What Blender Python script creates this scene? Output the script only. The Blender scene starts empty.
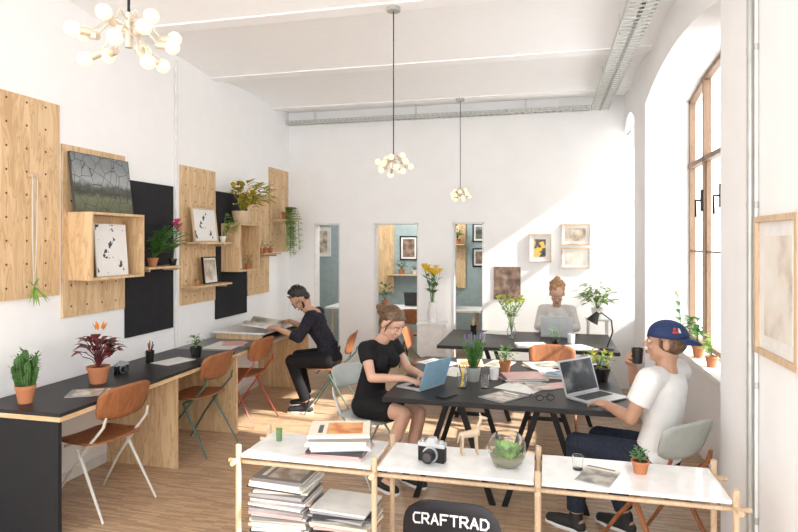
import bpy, math, random
from mathutils import Vector, Matrix, Euler
R=random.Random(7)
S=bpy.context.scene; COL=S.collection
V=Vector
# ---------------------------------------------------------------- materials
def base(name):
    m=bpy.data.materials.new(name); m.use_nodes=True
    nt=m.node_tree; b=nt.nodes['Principled BSDF']; return m,nt,b
def M(name,col,rough=.5,metal=0,var=.06,scale=12,emit=0,trans=0,stretch=(1,1,1),bump=0,c2=None,coat=0,spec=None):
    m,nt,b=base(name)
    N=nt.nodes; L=nt.links
    tc=N.new('ShaderNodeTexCoord'); mp=N.new('ShaderNodeMapping'); mp.inputs['Scale'].default_value=stretch
    no=N.new('ShaderNodeTexNoise'); no.inputs['Scale'].default_value=scale; no.inputs['Detail'].default_value=4
    L.new(tc.outputs['Object'],mp.inputs['Vector']); L.new(mp.outputs['Vector'],no.inputs['Vector'])
    cr=N.new('ShaderNodeValToRGB')
    a=[max(0,c*(1-var)) for c in col]; d=[min(1,c*(1+var)) for c in col]
    if c2: a=c2; d=col
    cr.color_ramp.elements[0].position=.35; cr.color_ramp.elements[1].position=.65
    cr.color_ramp.elements[0].color=(*a,1); cr.color_ramp.elements[1].color=(*d,1)
    L.new(no.outputs['Fac'],cr.inputs['Fac'])
    if not emit: L.new(cr.outputs['Color'],b.inputs['Base Color'])
    b.inputs['Roughness'].default_value=rough; b.inputs['Metallic'].default_value=metal
    if spec is not None: b.inputs['Specular IOR Level'].default_value=spec
    if trans: b.inputs['Transmission Weight'].default_value=trans; b.inputs['IOR'].default_value=1.18
    if coat: b.inputs['Coat Weight'].default_value=coat
    if emit:
        b.inputs['Base Color'].default_value=(.24,.19,.12,1)
        L.new(cr.outputs['Color'],b.inputs['Emission Color']); b.inputs['Emission Strength'].default_value=emit
    if bump:
        bp=N.new('ShaderNodeBump'); bp.inputs['Strength'].default_value=bump; bp.inputs['Distance'].default_value=.01
        L.new(no.outputs['Fac'],bp.inputs['Height']); L.new(bp.outputs['Normal'],b.inputs['Normal'])
    return m
def Mart(name,cols,scale=6,seed=0.0,rough=.5,stretch=(1,1,1),interp='CONSTANT'):
    m,nt,b=base(name); N=nt.nodes; L=nt.links
    tc=N.new('ShaderNodeTexCoord'); mp=N.new('ShaderNodeMapping'); mp.inputs['Location'].default_value=(seed,seed*1.7,seed*.6); mp.inputs['Scale'].default_value=stretch
    no=N.new('ShaderNodeTexNoise'); no.inputs['Scale'].default_value=scale; no.inputs['Detail'].default_value=4
    L.new(tc.outputs['Object'],mp.inputs['Vector']); L.new(mp.outputs['Vector'],no.inputs['Vector'])
    cr=N.new('ShaderNodeValToRGB'); cr.color_ramp.interpolation=interp
    n=len(cols)
    els=cr.color_ramp.elements
    while len(els)<n: els.new(.5)
    for i,c in enumerate(cols):
        els[i].position=0 if i==0 else .36+.28*(i-1)/max(1,n-2) if n>2 else .5
        els[i].color=(*c,1)
    if interp!='CONSTANT':
        for i in range(n): els[i].position=.32+.36*i/(n-1)
    L.new(no.outputs['Fac'],cr.inputs['Fac']); L.new(cr.outputs['Color'],b.inputs['Base Color'])
    b.inputs['Roughness'].default_value=rough
    return m
def Mland(name,h):
    # printed landscape: pale misty sky above, dark field below, branch-like marks
    m,nt,b=base(name); N=nt.nodes; L=nt.links
    tc=N.new('ShaderNodeTexCoord'); s=N.new('ShaderNodeSeparateXYZ'); L.new(tc.outputs['Object'],s.inputs[0])
    no=N.new('ShaderNodeTexNoise'); no.inputs['Scale'].default_value=16; no.inputs['Detail'].default_value=5; L.new(tc.outputs['Object'],no.inputs['Vector'])
    a=N.new('ShaderNodeMath'); a.operation='MULTIPLY'; a.inputs[1].default_value=.30; L.new(no.outputs['Fac'],a.inputs[0])
    q=N.new('ShaderNodeMath'); q.operation='MULTIPLY_ADD'; q.inputs[1].default_value=1/h; L.new(s.outputs['Z'],q.inputs[0]); L.new(a.outputs[0],q.inputs[2])
    cr=N.new('ShaderNodeValToRGB'); e=cr.color_ramp.elements; e[0].position=.18; e[0].color=(.10,.11,.06,1); e[1].position=1.0; e[1].color=(.20,.22,.23,1)
    for p,c in((.40,(.16,.17,.10)),(.50,(.05,.055,.04)),(.60,(.10,.11,.10)),(.70,(.36,.38,.39))): x=e.new(p); x.color=(*c,1)
    L.new(q.outputs[0],cr.inputs['Fac'])
    vo=N.new('ShaderNodeTexVoronoi'); vo.feature='DISTANCE_TO_EDGE'; vo.inputs['Scale'].default_value=11; L.new(tc.outputs['Object'],vo.inputs['Vector'])
    lt=N.new('ShaderNodeMath'); lt.operation='LESS_THAN'; lt.inputs[1].default_value=.022; L.new(vo.outputs['Distance'],lt.inputs[0])
    mx=N.new('ShaderNodeMix'); mx.data_type='RGBA'; L.new(lt.outputs[0],mx.inputs['Factor']); L.new(cr.outputs['Color'],mx.inputs[6]); mx.inputs[7].default_value=(.05,.045,.035,1)
    L.new(mx.outputs[2],b.inputs['Base Color']); b.inputs['Roughness'].default_value=.45; return m
def Mcover(name,bg,img1,img2,title):
    m,nt,b=base(name); N=nt.nodes; L=nt.links
    tc=N.new('ShaderNodeTexCoord'); s=N.new('ShaderNodeSeparateXYZ'); L.new(tc.outputs['Object'],s.inputs[0])
    def rng(o,lo,hi):
        c=N.new('ShaderNodeMath'); c.operation='COMPARE'; c.inputs[1].default_value=(lo+hi)/2; c.inputs[2].default_value=(hi-lo)/2; L.new(o,c.inputs[0]); return c.outputs[0]
    def mul(a,c):
        q=N.new('ShaderNodeMath'); q.operation='MULTIPLY'; L.new(a,q.inputs[0]); L.new(c,q.inputs[1]); return q.outputs[0]
    no=N.new('ShaderNodeTexNoise'); no.inputs['Scale'].default_value=14; no.inputs['Detail'].default_value=4; L.new(tc.outputs['Object'],no.inputs['Vector'])
    cr=N.new('ShaderNodeValToRGB'); cr.color_ramp.elements[0].position=.4; cr.color_ramp.elements[1].position=.6
    cr.color_ramp.elements[0].color=(*img1,1); cr.color_ramp.elements[1].color=(*img2,1); L.new(no.outputs['Fac'],cr.inputs['Fac'])
    x1=N.new('ShaderNodeMix'); x1.data_type='RGBA'; L.new(mul(rng(s.outputs['X'],-.085,.085),rng(s.outputs['Y'],-.11,.06)),x1.inputs['Factor']); x1.inputs[6].default_value=(*bg,1); L.new(cr.outputs['Color'],x1.inputs[7])
    x2=N.new('ShaderNodeMix'); x2.data_type='RGBA'; L.new(mul(rng(s.outputs['X'],-.07,.05),rng(s.outputs['Y'],.078,.10)),x2.inputs['Factor']); L.new(x1.outputs[2],x2.inputs[6]); x2.inputs[7].default_value=(*title,1)
    L.new(x2.outputs[2],b.inputs['Base Color']); b.inputs['Roughness'].default_value=.35; return m
def Mply(name,c1=(.80,.58,.34),c2=(.66,.43,.22),holes=False,stretch=(6,6,.9)):
    m,nt,b=base(name); N=nt.nodes; L=nt.links
    tc=N.new('ShaderNodeTexCoord'); oi=N.new('ShaderNodeObjectInfo'); mp=N.new('ShaderNodeMapping'); mp.inputs['Scale'].default_value=stretch
    cx_=N.new('ShaderNodeCombineXYZ'); mm=N.new('ShaderNodeMath'); mm.operation='MULTIPLY'; mm.inputs[1].default_value=30; L.new(oi.outputs['Random'],mm.inputs[0])
    for i in range(3): L.new(mm.outputs[0],cx_.inputs[i])
    L.new(cx_.outputs[0],mp.inputs['Location'])
    no=N.new('ShaderNodeTexNoise'); no.inputs['Scale'].default_value=2.6; no.inputs['Detail'].default_value=7; no.inputs['Distortion'].default_value=1.4
    L.new(tc.outputs['Object'],mp.inputs['Vector']); L.new(mp.outputs['Vector'],no.inputs['Vector'])
    cr=N.new('ShaderNodeValToRGB'); e=cr.color_ramp.elements; e[0].position=.34; e[1].position=.66
    e[0].color=(*c2,1); e[1].color=(*c1,1)
    md=[(a+c)/2*1.06 for a,c in zip(c1,c2)]
    for p,c in((.46,md),(.49,[x*.92 for x in c2]),(.53,md)): x=e.new(p); x.color=(*c,1)
    L.new(no.outputs['Fac'],cr.inputs['Fac']); out=cr.outputs['Color']
    if holes:
        s=N.new('ShaderNodeSeparateXYZ'); L.new(tc.outputs['Object'],s.inputs[0])
        def fr(o):
            a=N.new('ShaderNodeMath'); a.operation='MULTIPLY'; a.inputs[1].default_value=1/.155; L.new(o,a.inputs[0])
            f=N.new('ShaderNodeMath'); f.operation='FRACT'; L.new(a.outputs[0],f.inputs[0])
            g=N.new('ShaderNodeMath'); g.operation='SUBTRACT'; g.inputs[1].default_value=.5; L.new(f.outputs[0],g.inputs[0])
            h=N.new('ShaderNodeMath'); h.operation='POWER'; h.inputs[1].default_value=2; 
            ab=N.new('ShaderNodeMath'); ab.operation='ABSOLUTE'; L.new(g.outputs[0],ab.inputs[0]); L.new(ab.outputs[0],h.inputs[0])
            return h.outputs[0]
        ad=N.new('ShaderNodeMath'); ad.operation='ADD'; L.new(fr(s.outputs['Y']),ad.inputs[0]); L.new(fr(s.outputs['Z']),ad.inputs[1])
        lt=N.new('ShaderNodeMath'); lt.operation='LESS_THAN'; lt.inputs[1].default_value=.0028; L.new(ad.outputs[0],lt.inputs[0])
        mx=N.new('ShaderNodeMix'); mx.data_type='RGBA'; L.new(lt.outputs[0],mx.inputs['Factor']); L.new(out,mx.inputs[6]); mx.inputs[7].default_value=(.10,.06,.03,1)
        out=mx.outputs[2]
    L.new(out,b.inputs['Base Color']); b.inputs['Roughness'].default_value=.55
    return m
def Mfloor():
    m,nt,b=base('parquet'); N=nt.nodes; L=nt.links
    tc=N.new('ShaderNodeTexCoord')
    br=N.new('ShaderNodeTexBrick'); br.inputs['Scale'].default_value=1; br.inputs['Brick Width'].default_value=.16; br.inputs['Row Height'].default_value=.016
    br.inputs['Mortar Size'].default_value=.0008; br.inputs['Color1'].default_value=(.38,.24,.145,1); br.inputs['Color2'].default_value=(.62,.43,.275,1); br.inputs['Mortar'].default_value=(.22,.13,.075,1)
    br.inputs['Bias'].default_value=0
    L.new(tc.outputs['Object'],br.inputs['Vector'])
    L.new(br.outputs['Color'],b.inputs['Base Color']); b.inputs['Roughness'].default_value=.36
    return m
def Mcurt():
    m,nt,b=base('sheer_curtain'); N=nt.nodes; L=nt.links
    tr=N.new('ShaderNodeBsdfTranslucent'); tr.inputs['Color'].default_value=(.95,.93,.90,1)
    no=N.new('ShaderNodeTexNoise'); no.inputs['Scale'].default_value=60; cr=N.new('ShaderNodeValToRGB'); cr.color_ramp.elements[0].color=(.86,.85,.83,1); cr.color_ramp.elements[1].color=(.93,.92,.9,1)
    L.new(no.outputs['Fac'],cr.inputs['Fac']); L.new(cr.outputs['Color'],b.inputs['Base Color']); b.inputs['Roughness'].default_value=.9
    mx=N.new('ShaderNodeMixShader'); mx.inputs[0].default_value=.65; L.new(b.outputs[0],mx.inputs[1]); L.new(tr.outputs[0],mx.inputs[2]); L.new(mx.outputs[0],N['Material Output'].inputs['Surface']); return m
WALL=M('white_plaster',(.91,.91,.91),.85,var=.012,scale=5,bump=.12)
CEIL=M('ceiling_paint',(.945,.95,.955),.9,var=.01)
FLOOR=Mfloor()
PC1,PC2=(.75,.55,.33),(.57,.37,.19)
PLY=Mply('plywood',PC1,PC2); PLYH=Mply('plywood_holes',PC1,PC2,holes=True); PLYX=Mply('plywood_edge',PC1,PC2,stretch=(1,1,8))
OAK=Mply('pale_wood_dowel',(.66,.50,.34),(.58,.42,.27))
TEAK=Mply('reddish_plywood',(.36,.135,.05),(.25,.09,.035))
WINW=Mply('window_wood',(.28,.18,.115),(.22,.14,.085))
BLK=M('black_linoleum',(.018,.017,.018),.42,spec=.3)
BLKB=M('black_board',(.022,.022,.025),.75,spec=.2)
BLKM=M('black_metal',(.012,.012,.012),.4,.2,spec=.3)
WHT=M('white_gloss',(.80,.80,.79),.15,coat=.4)
WHTM=M('white_matte',(.80,.79,.77),.6)
LIDW=M('pale_laptop_lid',(.60,.62,.63),.4)
SHELL=M('pale_grey_green_shell',(.42,.45,.42),.5)
GREYM=M('grey_metal',(.50,.51,.49),.4,.5)
TRAYM=M('pale_galvanised_steel',(.56,.57,.54),.5,.15)
CREAM=M('cream_paint',(.66,.64,.58),.4)
GRN=M('grey_green_paint',(.06,.12,.10),.4); RED=M('dark_red_paint',(.34,.045,.025),.4)
TERRA=M('terracotta',(.50,.19,.085),.8); BLKP=M('black_glazed_pot',(.015,.015,.015),.25)
SOIL=M('soil',(.05,.03,.018),.95)
LEAF=M('leaf_green',(.08,.22,.04),.45,var=.4); LEAF2=M('leaf_light_green',(.20,.36,.06),.45,var=.4); LEAFD=M('leaf_dark_green',(.05,.13,.03),.45,var=.4)
LEAFP=M('leaf_purple',(.07,.018,.03),.45,c2=(.20,.03,.025)); LEAFY=M('leaf_variegated',(.75,.48,.04),.45,c2=(.16,.28,.04),scale=25)
YEL=M('yellow_petals',(.90,.60,.02),.5); PINK=M('pink_petals',(.65,.04,.20),.5); ORG=M('orange_petals',(.75,.24,.03),.5); WFL=M('white_petals',(.85,.85,.6),.5)
LAV=M('lavender_petals',(.25,.16,.42),.6)
GLASS=M('clear_glass',(.98,.99,.98),.02,trans=.97,var=0)
BULB=M('glowing_bulb',(1,.80,.44),.3,emit=.92,var=.01)
BRASS=M('pale_brass',(.58,.50,.40),.35,.5)
PAPER=M('paper_pages',(.78,.76,.70),.8)
SKIN=M('skin',(.60,.36,.26),.55,var=.05); SKIN2=M('skin_tanned',(.49,.275,.18),.55,var=.05)
HAIRB=M('brown_hair',(.12,.065,.032),.5,var=.45,scale=60); HAIRD=M('black_hair',(.013,.010,.009),.5,var=.3,scale=40); HAIRG=M('ginger_hair',(.42,.23,.11),.55,var=.3,scale=40)
EYEW=M('eye_white',(.70,.68,.66),.3); IRIS=M('iris_dark',(.05,.03,.02),.2); LIP=M('lips',(.40,.14,.12),.5)
TEEW=M('white_cotton',(.78,.775,.77),.85,var=.03); BLKC=M('black_fabric',(.014,.013,.015),.85,spec=.2); JEAN=M('dark_denim',(.022,.028,.045),.85,var=.2,scale=60,spec=.2)
NAVY=M('navy_cap',(.012,.032,.11),.7); SHOE=M('black_canvas_shoe',(.02,.02,.02),.7); SOLE=M('white_rubber',(.75,.75,.73),.6)
SILV=M('aluminium',(.50,.52,.54),.35,.5); SILB=M('pale_blue_lid',(.25,.42,.55),.4); KEYS=M('dark_keys',(.02,.02,.02),.5)
SCRN=Mart('screen_image',[(.012,.015,.02),(.03,.04,.05),(.22,.22,.22)],7,3,.25,interp='LINEAR')
TEAL=M('teal_wall',(.33,.41,.42),.8)
CURT=Mcurt()
COVERS=[M('cover_white',(.80,.79,.76),.4),M('cover_grey',(.38,.38,.39),.4),M('cover_black',(.03,.03,.04),.35),Mcover('cover_orange_mix',(.80,.72,.6),(.6,.16,.03),(.75,.4,.15),(.05,.05,.05)),
 Mcover('cover_blue_mix',(.75,.77,.78),(.08,.18,.3),(.4,.5,.55),(.5,.08,.06)),Mcover('cover_photo_mix',(.20,.19,.19),(.35,.28,.22),(.65,.6,.55),(.85,.85,.8)),M('cover_pink',(.70,.42,.40),.4),Mcover('cover_cream',(.72,.66,.54),(.15,.15,.14),(.45,.4,.35),(.1,.1,.1))]
# ---------------------------------------------------------------- geometry
class G:
    def __init__(s): s.v=[];s.f=[];s.mi=[];s.cur=0;s.xf=None
    def add(s,vs,fs):
        o=len(s.v)
        for v in vs:
            v=V(v); s.v.append(tuple(s.xf@v) if s.xf else tuple(v))
        for f in fs: s.f.append(tuple(i+o for i in f)); s.mi.append(s.cur)
        return s
    def box(s,x0,x1,y0,y1,z0,z1):
        return s.add([(x0,y0,z0),(x1,y0,z0),(x1,y1,z0),(x0,y1,z0),(x0,y0,z1),(x1,y0,z1),(x1,y1,z1),(x0,y1,z1)],
          [(0,3,2,1),(4,5,6,7),(0,1,5,4),(1,2,6,5),(2,3,7,6),(3,0,4,7)])
    def tube(s,pts,r,n=10,flat=1.0):
        pts=[V(p) for p in pts]; rs=r if isinstance(r,(list,tuple)) else [r]*len(pts)
        vs=[];fs=[]; u=None
        for i,p in enumerate(pts):
            if i==0: d=pts[1]-pts[0]
            elif i==len(pts)-1: d=pts[-1]-pts[-2]
            else: d=(pts[i+1]-pts[i]).normalized()+(pts[i]-pts[i-1]).normalized()
            if d.length<1e-9: d=V((0,0,1))
            d.normalize()
            if u is None:
                ref=V((0,0,1)) if abs(d.z)<.9 else V((1,0,0))
                u=d.cross(ref).normalized()
            else:
                u=(u-u.dot(d)*d).normalized()
            w=d.cross(u)
            for k in range(n):
                a=2*math.pi*k/n; vs.append(p+u*math.cos(a)*rs[i]+w*math.sin(a)*rs[i]*flat)
        for i in range(len(pts)-1):
            for k in range(n):
                a=i*n+k;b=i*n+(k+1)%n; fs.append((a,b,b+n,a+n))
        fs.append(tuple(range(n-1,-1,-1))); o=(len(pts)-1)*n; fs.append(tuple(range(o,o+n)))
        return s.add(vs,fs)
    def cyl(s,a,b,r,r2=None,n=12): return s.tube([a,b],[r,r if r2 is None else r2],n)
    def sph(s,c,r,n=14,m=9,rot=None):
        if not isinstance(r,(list,tuple)): r=(r,r,r)
        c=V(c); vs=[];fs=[]
        def T(x,y,z):
            p=V((x*r[0],y*r[1],z*r[2])); 
            if rot is not None: p=rot@p
            return c+p
        vs.append(T(0,0,-1))
        for i in range(1,m):
            t=-math.pi/2+math.pi*i/m
            for k in range(n):
                a=2*math.pi*k/n; vs.append(T(math.cos(t)*math.cos(a),math.cos(t)*math.sin(a),math.sin(t)))
        vs.append(T(0,0,1)); e=len(vs)-1
        for k in range(n): fs.append((0,1+(k+1)%n,1+k)); fs.append((e,e-n+k,e-n+(k+1)%n))
        for i in range(m-2):
            for k in range(n):
                a=1+i*n+k;b=1+i*n+(k+1)%n; fs.append((a,b,b+n,a+n))
        return s.add(vs,fs)
    def cap(s,a,b,ra,rb,n=12):
        s.cyl(a,b,ra,rb,n); s.sph(a,ra,n,8); s.sph(b,rb,n,8); return s
    def limb(s,pr,n=12):
        for (a,ra),(b,rb) in zip(pr[:-1],pr[1:]): s.cap(a,b,ra,rb,n)
        return s
    def lathe(s,prof,c=(0,0,0),n=24):
        c=V(c); vs=[];fs=[]
        for r,z in prof:
            for k in range(n):
                a=2*math.pi*k/n; vs.append(c+V((r*math.cos(a),r*math.sin(a),z)))
        for i in range(len(prof)-1):
            for k in range(n):
                a=i*n+k;b=i*n+(k+1)%n; fs.append((a,b,b+n,a+n))
        fs.append(tuple(range(n-1,-1,-1))); o=(len(prof)-1)*n; fs.append(tuple(range(o,o+n)))
        return s.add(vs,fs)
    def extr(s,poly,axis,a,b):
        def P(p,t): return (t,p[0],p[1]) if axis=='x' else (p[0],t,p[1]) if axis=='y' else (p[0],p[1],t)
        n=len(poly); vs=[P(p,a) for p in poly]+[P(p,b) for p in poly]
        fs=[tuple(range(n-1,-1,-1)),tuple(range(n,2*n))]+[(i,(i+1)%n,(i+1)%n+n,i+n) for i in range(n)]
        return s.add(vs,fs)
    def sheet(s,P,n=28,rings=5,p=4):
        vs=[P(0,0)];fs=[]
        for j in range(1,rings+1):
            q=j/rings
            for k in range(n):
                a=2*math.pi*k/n; c,d=math.cos(a),math.sin(a)
                rr=(abs(c)**p+abs(d)**p)**(-1/p)
                vs.append(P(c*rr*q,d*rr*q))
        for k in range(n): fs.append((0,1+k,1+(k+1)%n))
        for j in range(rings-1):
            for k in range(n):
                a=1+j*n+k;b=1+j*n+(k+1)%n; fs.append((a,a+n,b+n,b))
        return s.add(vs,fs)
    def leaf(s,b,d,L,W,droop=.4,n=5,fold=.25):
        b=V(b); d=V(d).normalized(); side=d.cross(V((0,0,1)))
        if side.length<.05: side=V((1,0,0))
        side.normalize(); up=side.cross(d)
        vs=[];fs=[]
        for i in range(n+1):
            t=i/n; p=b+d*L*t+V((0,0,-droop*L*t*t)); w=W*.5*math.sin(math.pi*(t**.75)*.97+.03)
            vs+= [p-side*w+up*w*fold,p,p+side*w+up*w*fold]
        for i in range(n):
            a=i*3; fs+=[(a,a+1,a+4,a+3),(a+1,a+2,a+5,a+4)]
        return s.add(vs,fs)
def mk(g,name,mats,parent=None,loc=(0,0,0),rot=(0,0,0),smooth=True,bevel=0,solid=0,**props):
    me=bpy.data.meshes.new(name); me.from_pydata(g.v,[],g.f)
    if not isinstance(mats,(list,tuple)): mats=[mats]
    for m in mats: me.materials.append(m)
    me.polygons.foreach_set('material_index',g.mi)
    if smooth:
        me.polygons.foreach_set('use_smooth',[True]*len(me.polygons)); me.set_sharp_from_angle(angle=math.radians(38))
    me.update()
    ob=bpy.data.objects.new(name,me); COL.objects.link(ob)
    ob.location=loc; ob.rotation_euler=rot
    if parent: ob.parent=parent
    if solid:
        m=ob.modifiers.new('solid','SOLIDIFY'); m.thickness=solid; m.offset=0
    if bevel:
        m=ob.modifiers.new('bevel','BEVEL'); m.width=bevel; m.segments=2; m.limit_method='ANGLE'
    for k,v in props.items(): ob[k]=v
    return ob
def root(name,label,cat,loc,rz=0,group=None,rx=0,ry=0):
    e=bpy.data.objects.new(name,None); COL.objects.link(e); e.location=loc; e.rotation_euler=(rx,ry,math.radians(rz)); e.empty_display_size=.1
    e['label']=label; e['category']=cat
    if group: e['group']=group
    return e
def st(g,name,mat,**k): return mk(g,name,mat,kind='structure',**k)
XL,XR,YB,ZC=-3.4,.92,7.5,3.75
# ---------------------------------------------------------------- shell
st(G().box(XL-.15,1.5,-1.2,9.7,-.1,0),'floor',FLOOR,smooth=False)
st(G().box(XL-.15,XL,-1.2,YB+.15,0,ZC),'wall_left',WALL,smooth=False)
ops=[(-3.03,-2.66),(-2.19,-1.59),(-1.14,-.75)]
g=G(); x=XL
for a,b in ops: g.box(x,a,YB,YB+.14,0,2.0); x=b
g.box(x,1.45,YB,YB+.14,0,2.0); g.box(XL,1.45,YB,YB+.14,2.0,ZC)
st(g,'wall_back',WALL,smooth=False)
g=G()
def arch(y0,y1,zs,zr):
    n=12; ys=[y0+(y1-y0)*i/n for i in range(n+1)]
    return [(y,zs+zr*(1-(2*(y-y0)/(y1-y0)-1)**2)) for y in ys]
rec=[(-.3,2.25),(3.52,6.0),(6.7,YB)]  # first bay is out of view, added for more light and foreground sun patches
prev=-1.2
ZS,ZR=3.06,.14
for y0,y1 in rec:
    g.box(XR,1.45,prev,y0,0,ZC)
    p=arch(y0,y1,ZS,ZR)+[(y1,ZC),(y0,ZC)]
    g.extr(p,'x',XR,1.45)
    g.box(1.24,1.45,y0,y1,0,.82)
    prev=y1
g.box(1.28,1.45,3.52,4.35,.82,3.3)
st(g,'wall_right',WALL,smooth=False)
for i,(y0,y1) in enumerate(rec):
    st(G().box(1.08,1.30,y0+.005,y1-.005,.82,.86),'trim_%d'%(i+1),WHTM,smooth=False,bevel=.005)
    if i==1: y0=4.35
    g=G(); X0,X1=1.30,1.35
    w=y1-y0; k=3 if w>2 else (2 if w>1 else 1)
    g.box(X0,X1,y0,y0+.04,.86,ZS); g.box(X0,X1,y1-.04,y1,.86,ZS); g.box(X0,X1,y0,y1,.86,.90)
    top=[(y,z) for y,z in arch(rec[i][0],rec[i][1],ZS,ZR) if y>=y0-.01]
    g.extr(top+[(y,z-.04) for y,z in reversed(top)],'x',X0,X1)
    g.box(X0-.01,X1,y0,y1,2.43,2.47)
    for j in range(1,k+1):
        yy=y0+w*j/(k+1); g.box(X0-.01,X1,yy-.02,yy+.02,.86,ZS+.05)
    for j in range(k+1):
        a=y0+w*j/(k+1)+.025; b=y0+w*(j+1)/(k+1)-.025
        g.box(X0+.01,X1-.01,a,a+.014,.90,2.43); g.box(X0+.01,X1-.01,b-.014,b,.90,2.43)
        g.box(X0+.01,X1-.01,a,b,1.66,1.675)
    st(g,'window_%d'%(i+1),WINW,smooth=False)
for yy in (4.35+1.65/3,4.35+3.3/3):
    r=root('window_handle','black metal window catch on the wooden frame','handle',(1.282,yy,2.1),group='window catches')
    mk(G().box(-.01,.01,-.015,.015,-.09,.09),'plate',BLKM,r,bevel=.003)
    mk(G().tube([(-.01,0,0),(-.05,0,0),(-.05,-.01,-.14)],.009),'lever',BLKM,r)
beams=[.08,1.47,2.85,4.17,5.6,7.05]
prof=[(-1.2,3.6)]
yprev=-1.2
for yb in beams:
    a,b=yprev,yb-.07
    if a>-1.2:
        for i in range(0,11):
            t=i/10; prof.append((a+(b-a)*t,3.468+.055*(1-(2*t-1)**2)))
    prof+= [(b,3.456),(yb+.07,3.456)]; yprev=yb+.07
prof+=[(yprev,3.48),(YB+.14,3.52)]
prof+=[(YB+.14,3.95),(-1.2,3.95)]
st(G().extr(prof,'x',XL-.15,1.45),'ceiling',CEIL,smooth=False)
st(G().box(-5.2,1.5,9.6,9.72,0,3),'wall_far',TEAL,smooth=False)
st(G().box(-5.3,-5.2,YB+.14,9.72,0,3),'wall_far_left',WHTM,smooth=False)
st(G().box(1.3,1.42,YB+.14,9.6,0,3),'wall_far_right',WHTM,smooth=False)
st(G().box(-5.3,XL-.15,YB+.14,9.7,-.1,0),'floor_far',FLOOR,smooth=False)
st(G().box(-5.3,XL,YB,YB+.14,0,3),'wall_far_front',WHTM,smooth=False)
st(G().box(-5.3,1.42,YB+.14,9.72,3,3.1),'ceiling_far',CEIL,smooth=False)
for i,(a,b) in enumerate(ops):
    g=G(); g.box(a,a+.02,YB-.004,YB+.144,0,2); g.box(b-.02,b,YB-.004,YB+.144,0,2); g.box(a,b,YB-.004,YB+.144,1.98,2)
    st(g,'door_%d'%(i+1),WHTM,smooth=False)
st(G().box(XL,XL+.012,-1.2,YB,0,.07),'baseboard_left',WHTM,smooth=False)
def tray(name,label,a,b,z,horizontal,W=.24):
    r=root(name,label,'cable tray',(0,0,0))
    def bx(u0,u1,w0,w1,z0,z1,g):
        if horizontal: g.box(u0,u1,w0,w1,z0,z1)
        else: g.box(w0,w1,u0,u1,z0,z1)
    c=b[2]
    for s_ in(-1,1):
        cc=c+s_*(W/2-.004); g=G(); bx(a,b[0],cc-.004,cc+.004,z,z+.012,g); bx(a,b[0],cc-.004,cc+.004,z+.04,z+.05,g); u=a+.01
        while u<b[0]-.05: bx(u,u+.03,cc-.004,cc+.004,z+.012,z+.04,g); u+=.06
        mk(g,'side_rail',TRAYM,r,smooth=False)
    g=G(); u=a+.03
    while u<b[0]-.03:
        bx(u,u+.032,c-W/2+.008,c+W/2-.008,z,z+.006,g); u+=.075
    bx(a,b[0],c-.015,c+.015,z,z+.006,g)
    mk(g,'perforated_base',TRAYM,r,smooth=False)
    u=a+.4
    while u<b[0]-.2:
        for s_ in(-1,1):
            g=G()
            if horizontal: g.cyl((u,c+s_*(W/2-.02),z),(u,c+s_*(W/2-.02),3.50),.004,n=6)
            else: g.cyl((c+s_*(W/2-.02),u,z),(c+s_*(W/2-.02),u,3.50),.004,n=6)
            mk(g,'hanger_rod',TRAYM,r,smooth=False)
        u+=1.38
tray('cable_tray','galvanised perforated cable tray hung along the end wall',XL+.01,(.52,0,YB-.075),3.33,True,.10)
tray('cable_tray','galvanised perforated cable tray hung beside the windows',-1.1,(YB-.02,0,.635),3.33,False,.20)
for yy,rr,xx,nm in ((2.98,.016,XR-.018,'grey conduit pipe running up the white pier'),(2.925,.008,XR-.011,'thin white cable conduit beside the grey pipe')):
    r=root('conduit_pipe',nm,'pipe',(xx,yy,0))
    mk(G().cyl((0,0,0),(0,0,3.45),rr),'pipe',GREYM if rr>.01 else WHTM,r)
    for z in (.5,1.1,1.9,2.6): mk(G().cyl((0,0,z),(0,0,z+.03),rr+.0015),'bracket',GREYM,r)
r=root('conduit_pipe','thin white conduit running down the wall between boards','pipe',(XL+.012,4.93,.76)); mk(G().cyl((0,0,0),(0,0,2.7),.011),'pipe',WHTM,r)
g=G(); n=60
for i in range(n+1):
    y=6.74+.40*i/n; x_=.955+.018*math.sin(i*1.1)
    g.v+= [(x_,y,.9),(x_,y,3.02)]
for i in range(n): g.f.append((2*i,2*i+2,2*i+3,2*i+1)); g.mi.append(0)
r=root('curtain','sheer pale curtain hanging in the end window bay','curtain',(0,0,0)); mk(g,'curtain_fabric',CURT,r)
mk(G().cyl((.955,6.705,3.03),(.955,7.495,3.03),.01),'curtain_rail',GREYM,r)
# ---------------------------------------------------------------- builders
def frame(name,label,loc,rz,w,h,art,fm,t=.02,dep=.025,mat_=0,group=None,tilt=0,cat='picture'):
    r=root(name,label,cat,loc,rz,group,rx=tilt)
    g=G(); 
    g.box(-w/2,w/2,-dep,0,0,t); g.box(-w/2,w/2,-dep,0,h-t,h); g.box(-w/2,-w/2+t,-dep,0,t,h-t); g.box(w/2-t,w/2,-dep,0,t,h-t)
    mk(g,'frame',fm,r,smooth=False)
    if mat_:
        mk(G().box(-w/2+t,w/2-t,-dep*.4,-.001,t,h-t),'mount',WHTM,r,smooth=False)
        q=t+mat_; mk(G().box(-w/2+q,w/2-q,-dep*.5,-dep*.4,q,h-q),'print',art,r,smooth=False)
    else: mk(G().box(-w/2+t,w/2-t,-dep*.9,-.001,t,h-t),'print',art,r,smooth=False)
    return r
A_BW=Mart('ink_drawing',[(.05,.05,.05),(.80,.79,.77),(.82,.81,.79)],14,2); A_LAND=Mland('dark_landscape',.44)
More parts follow.
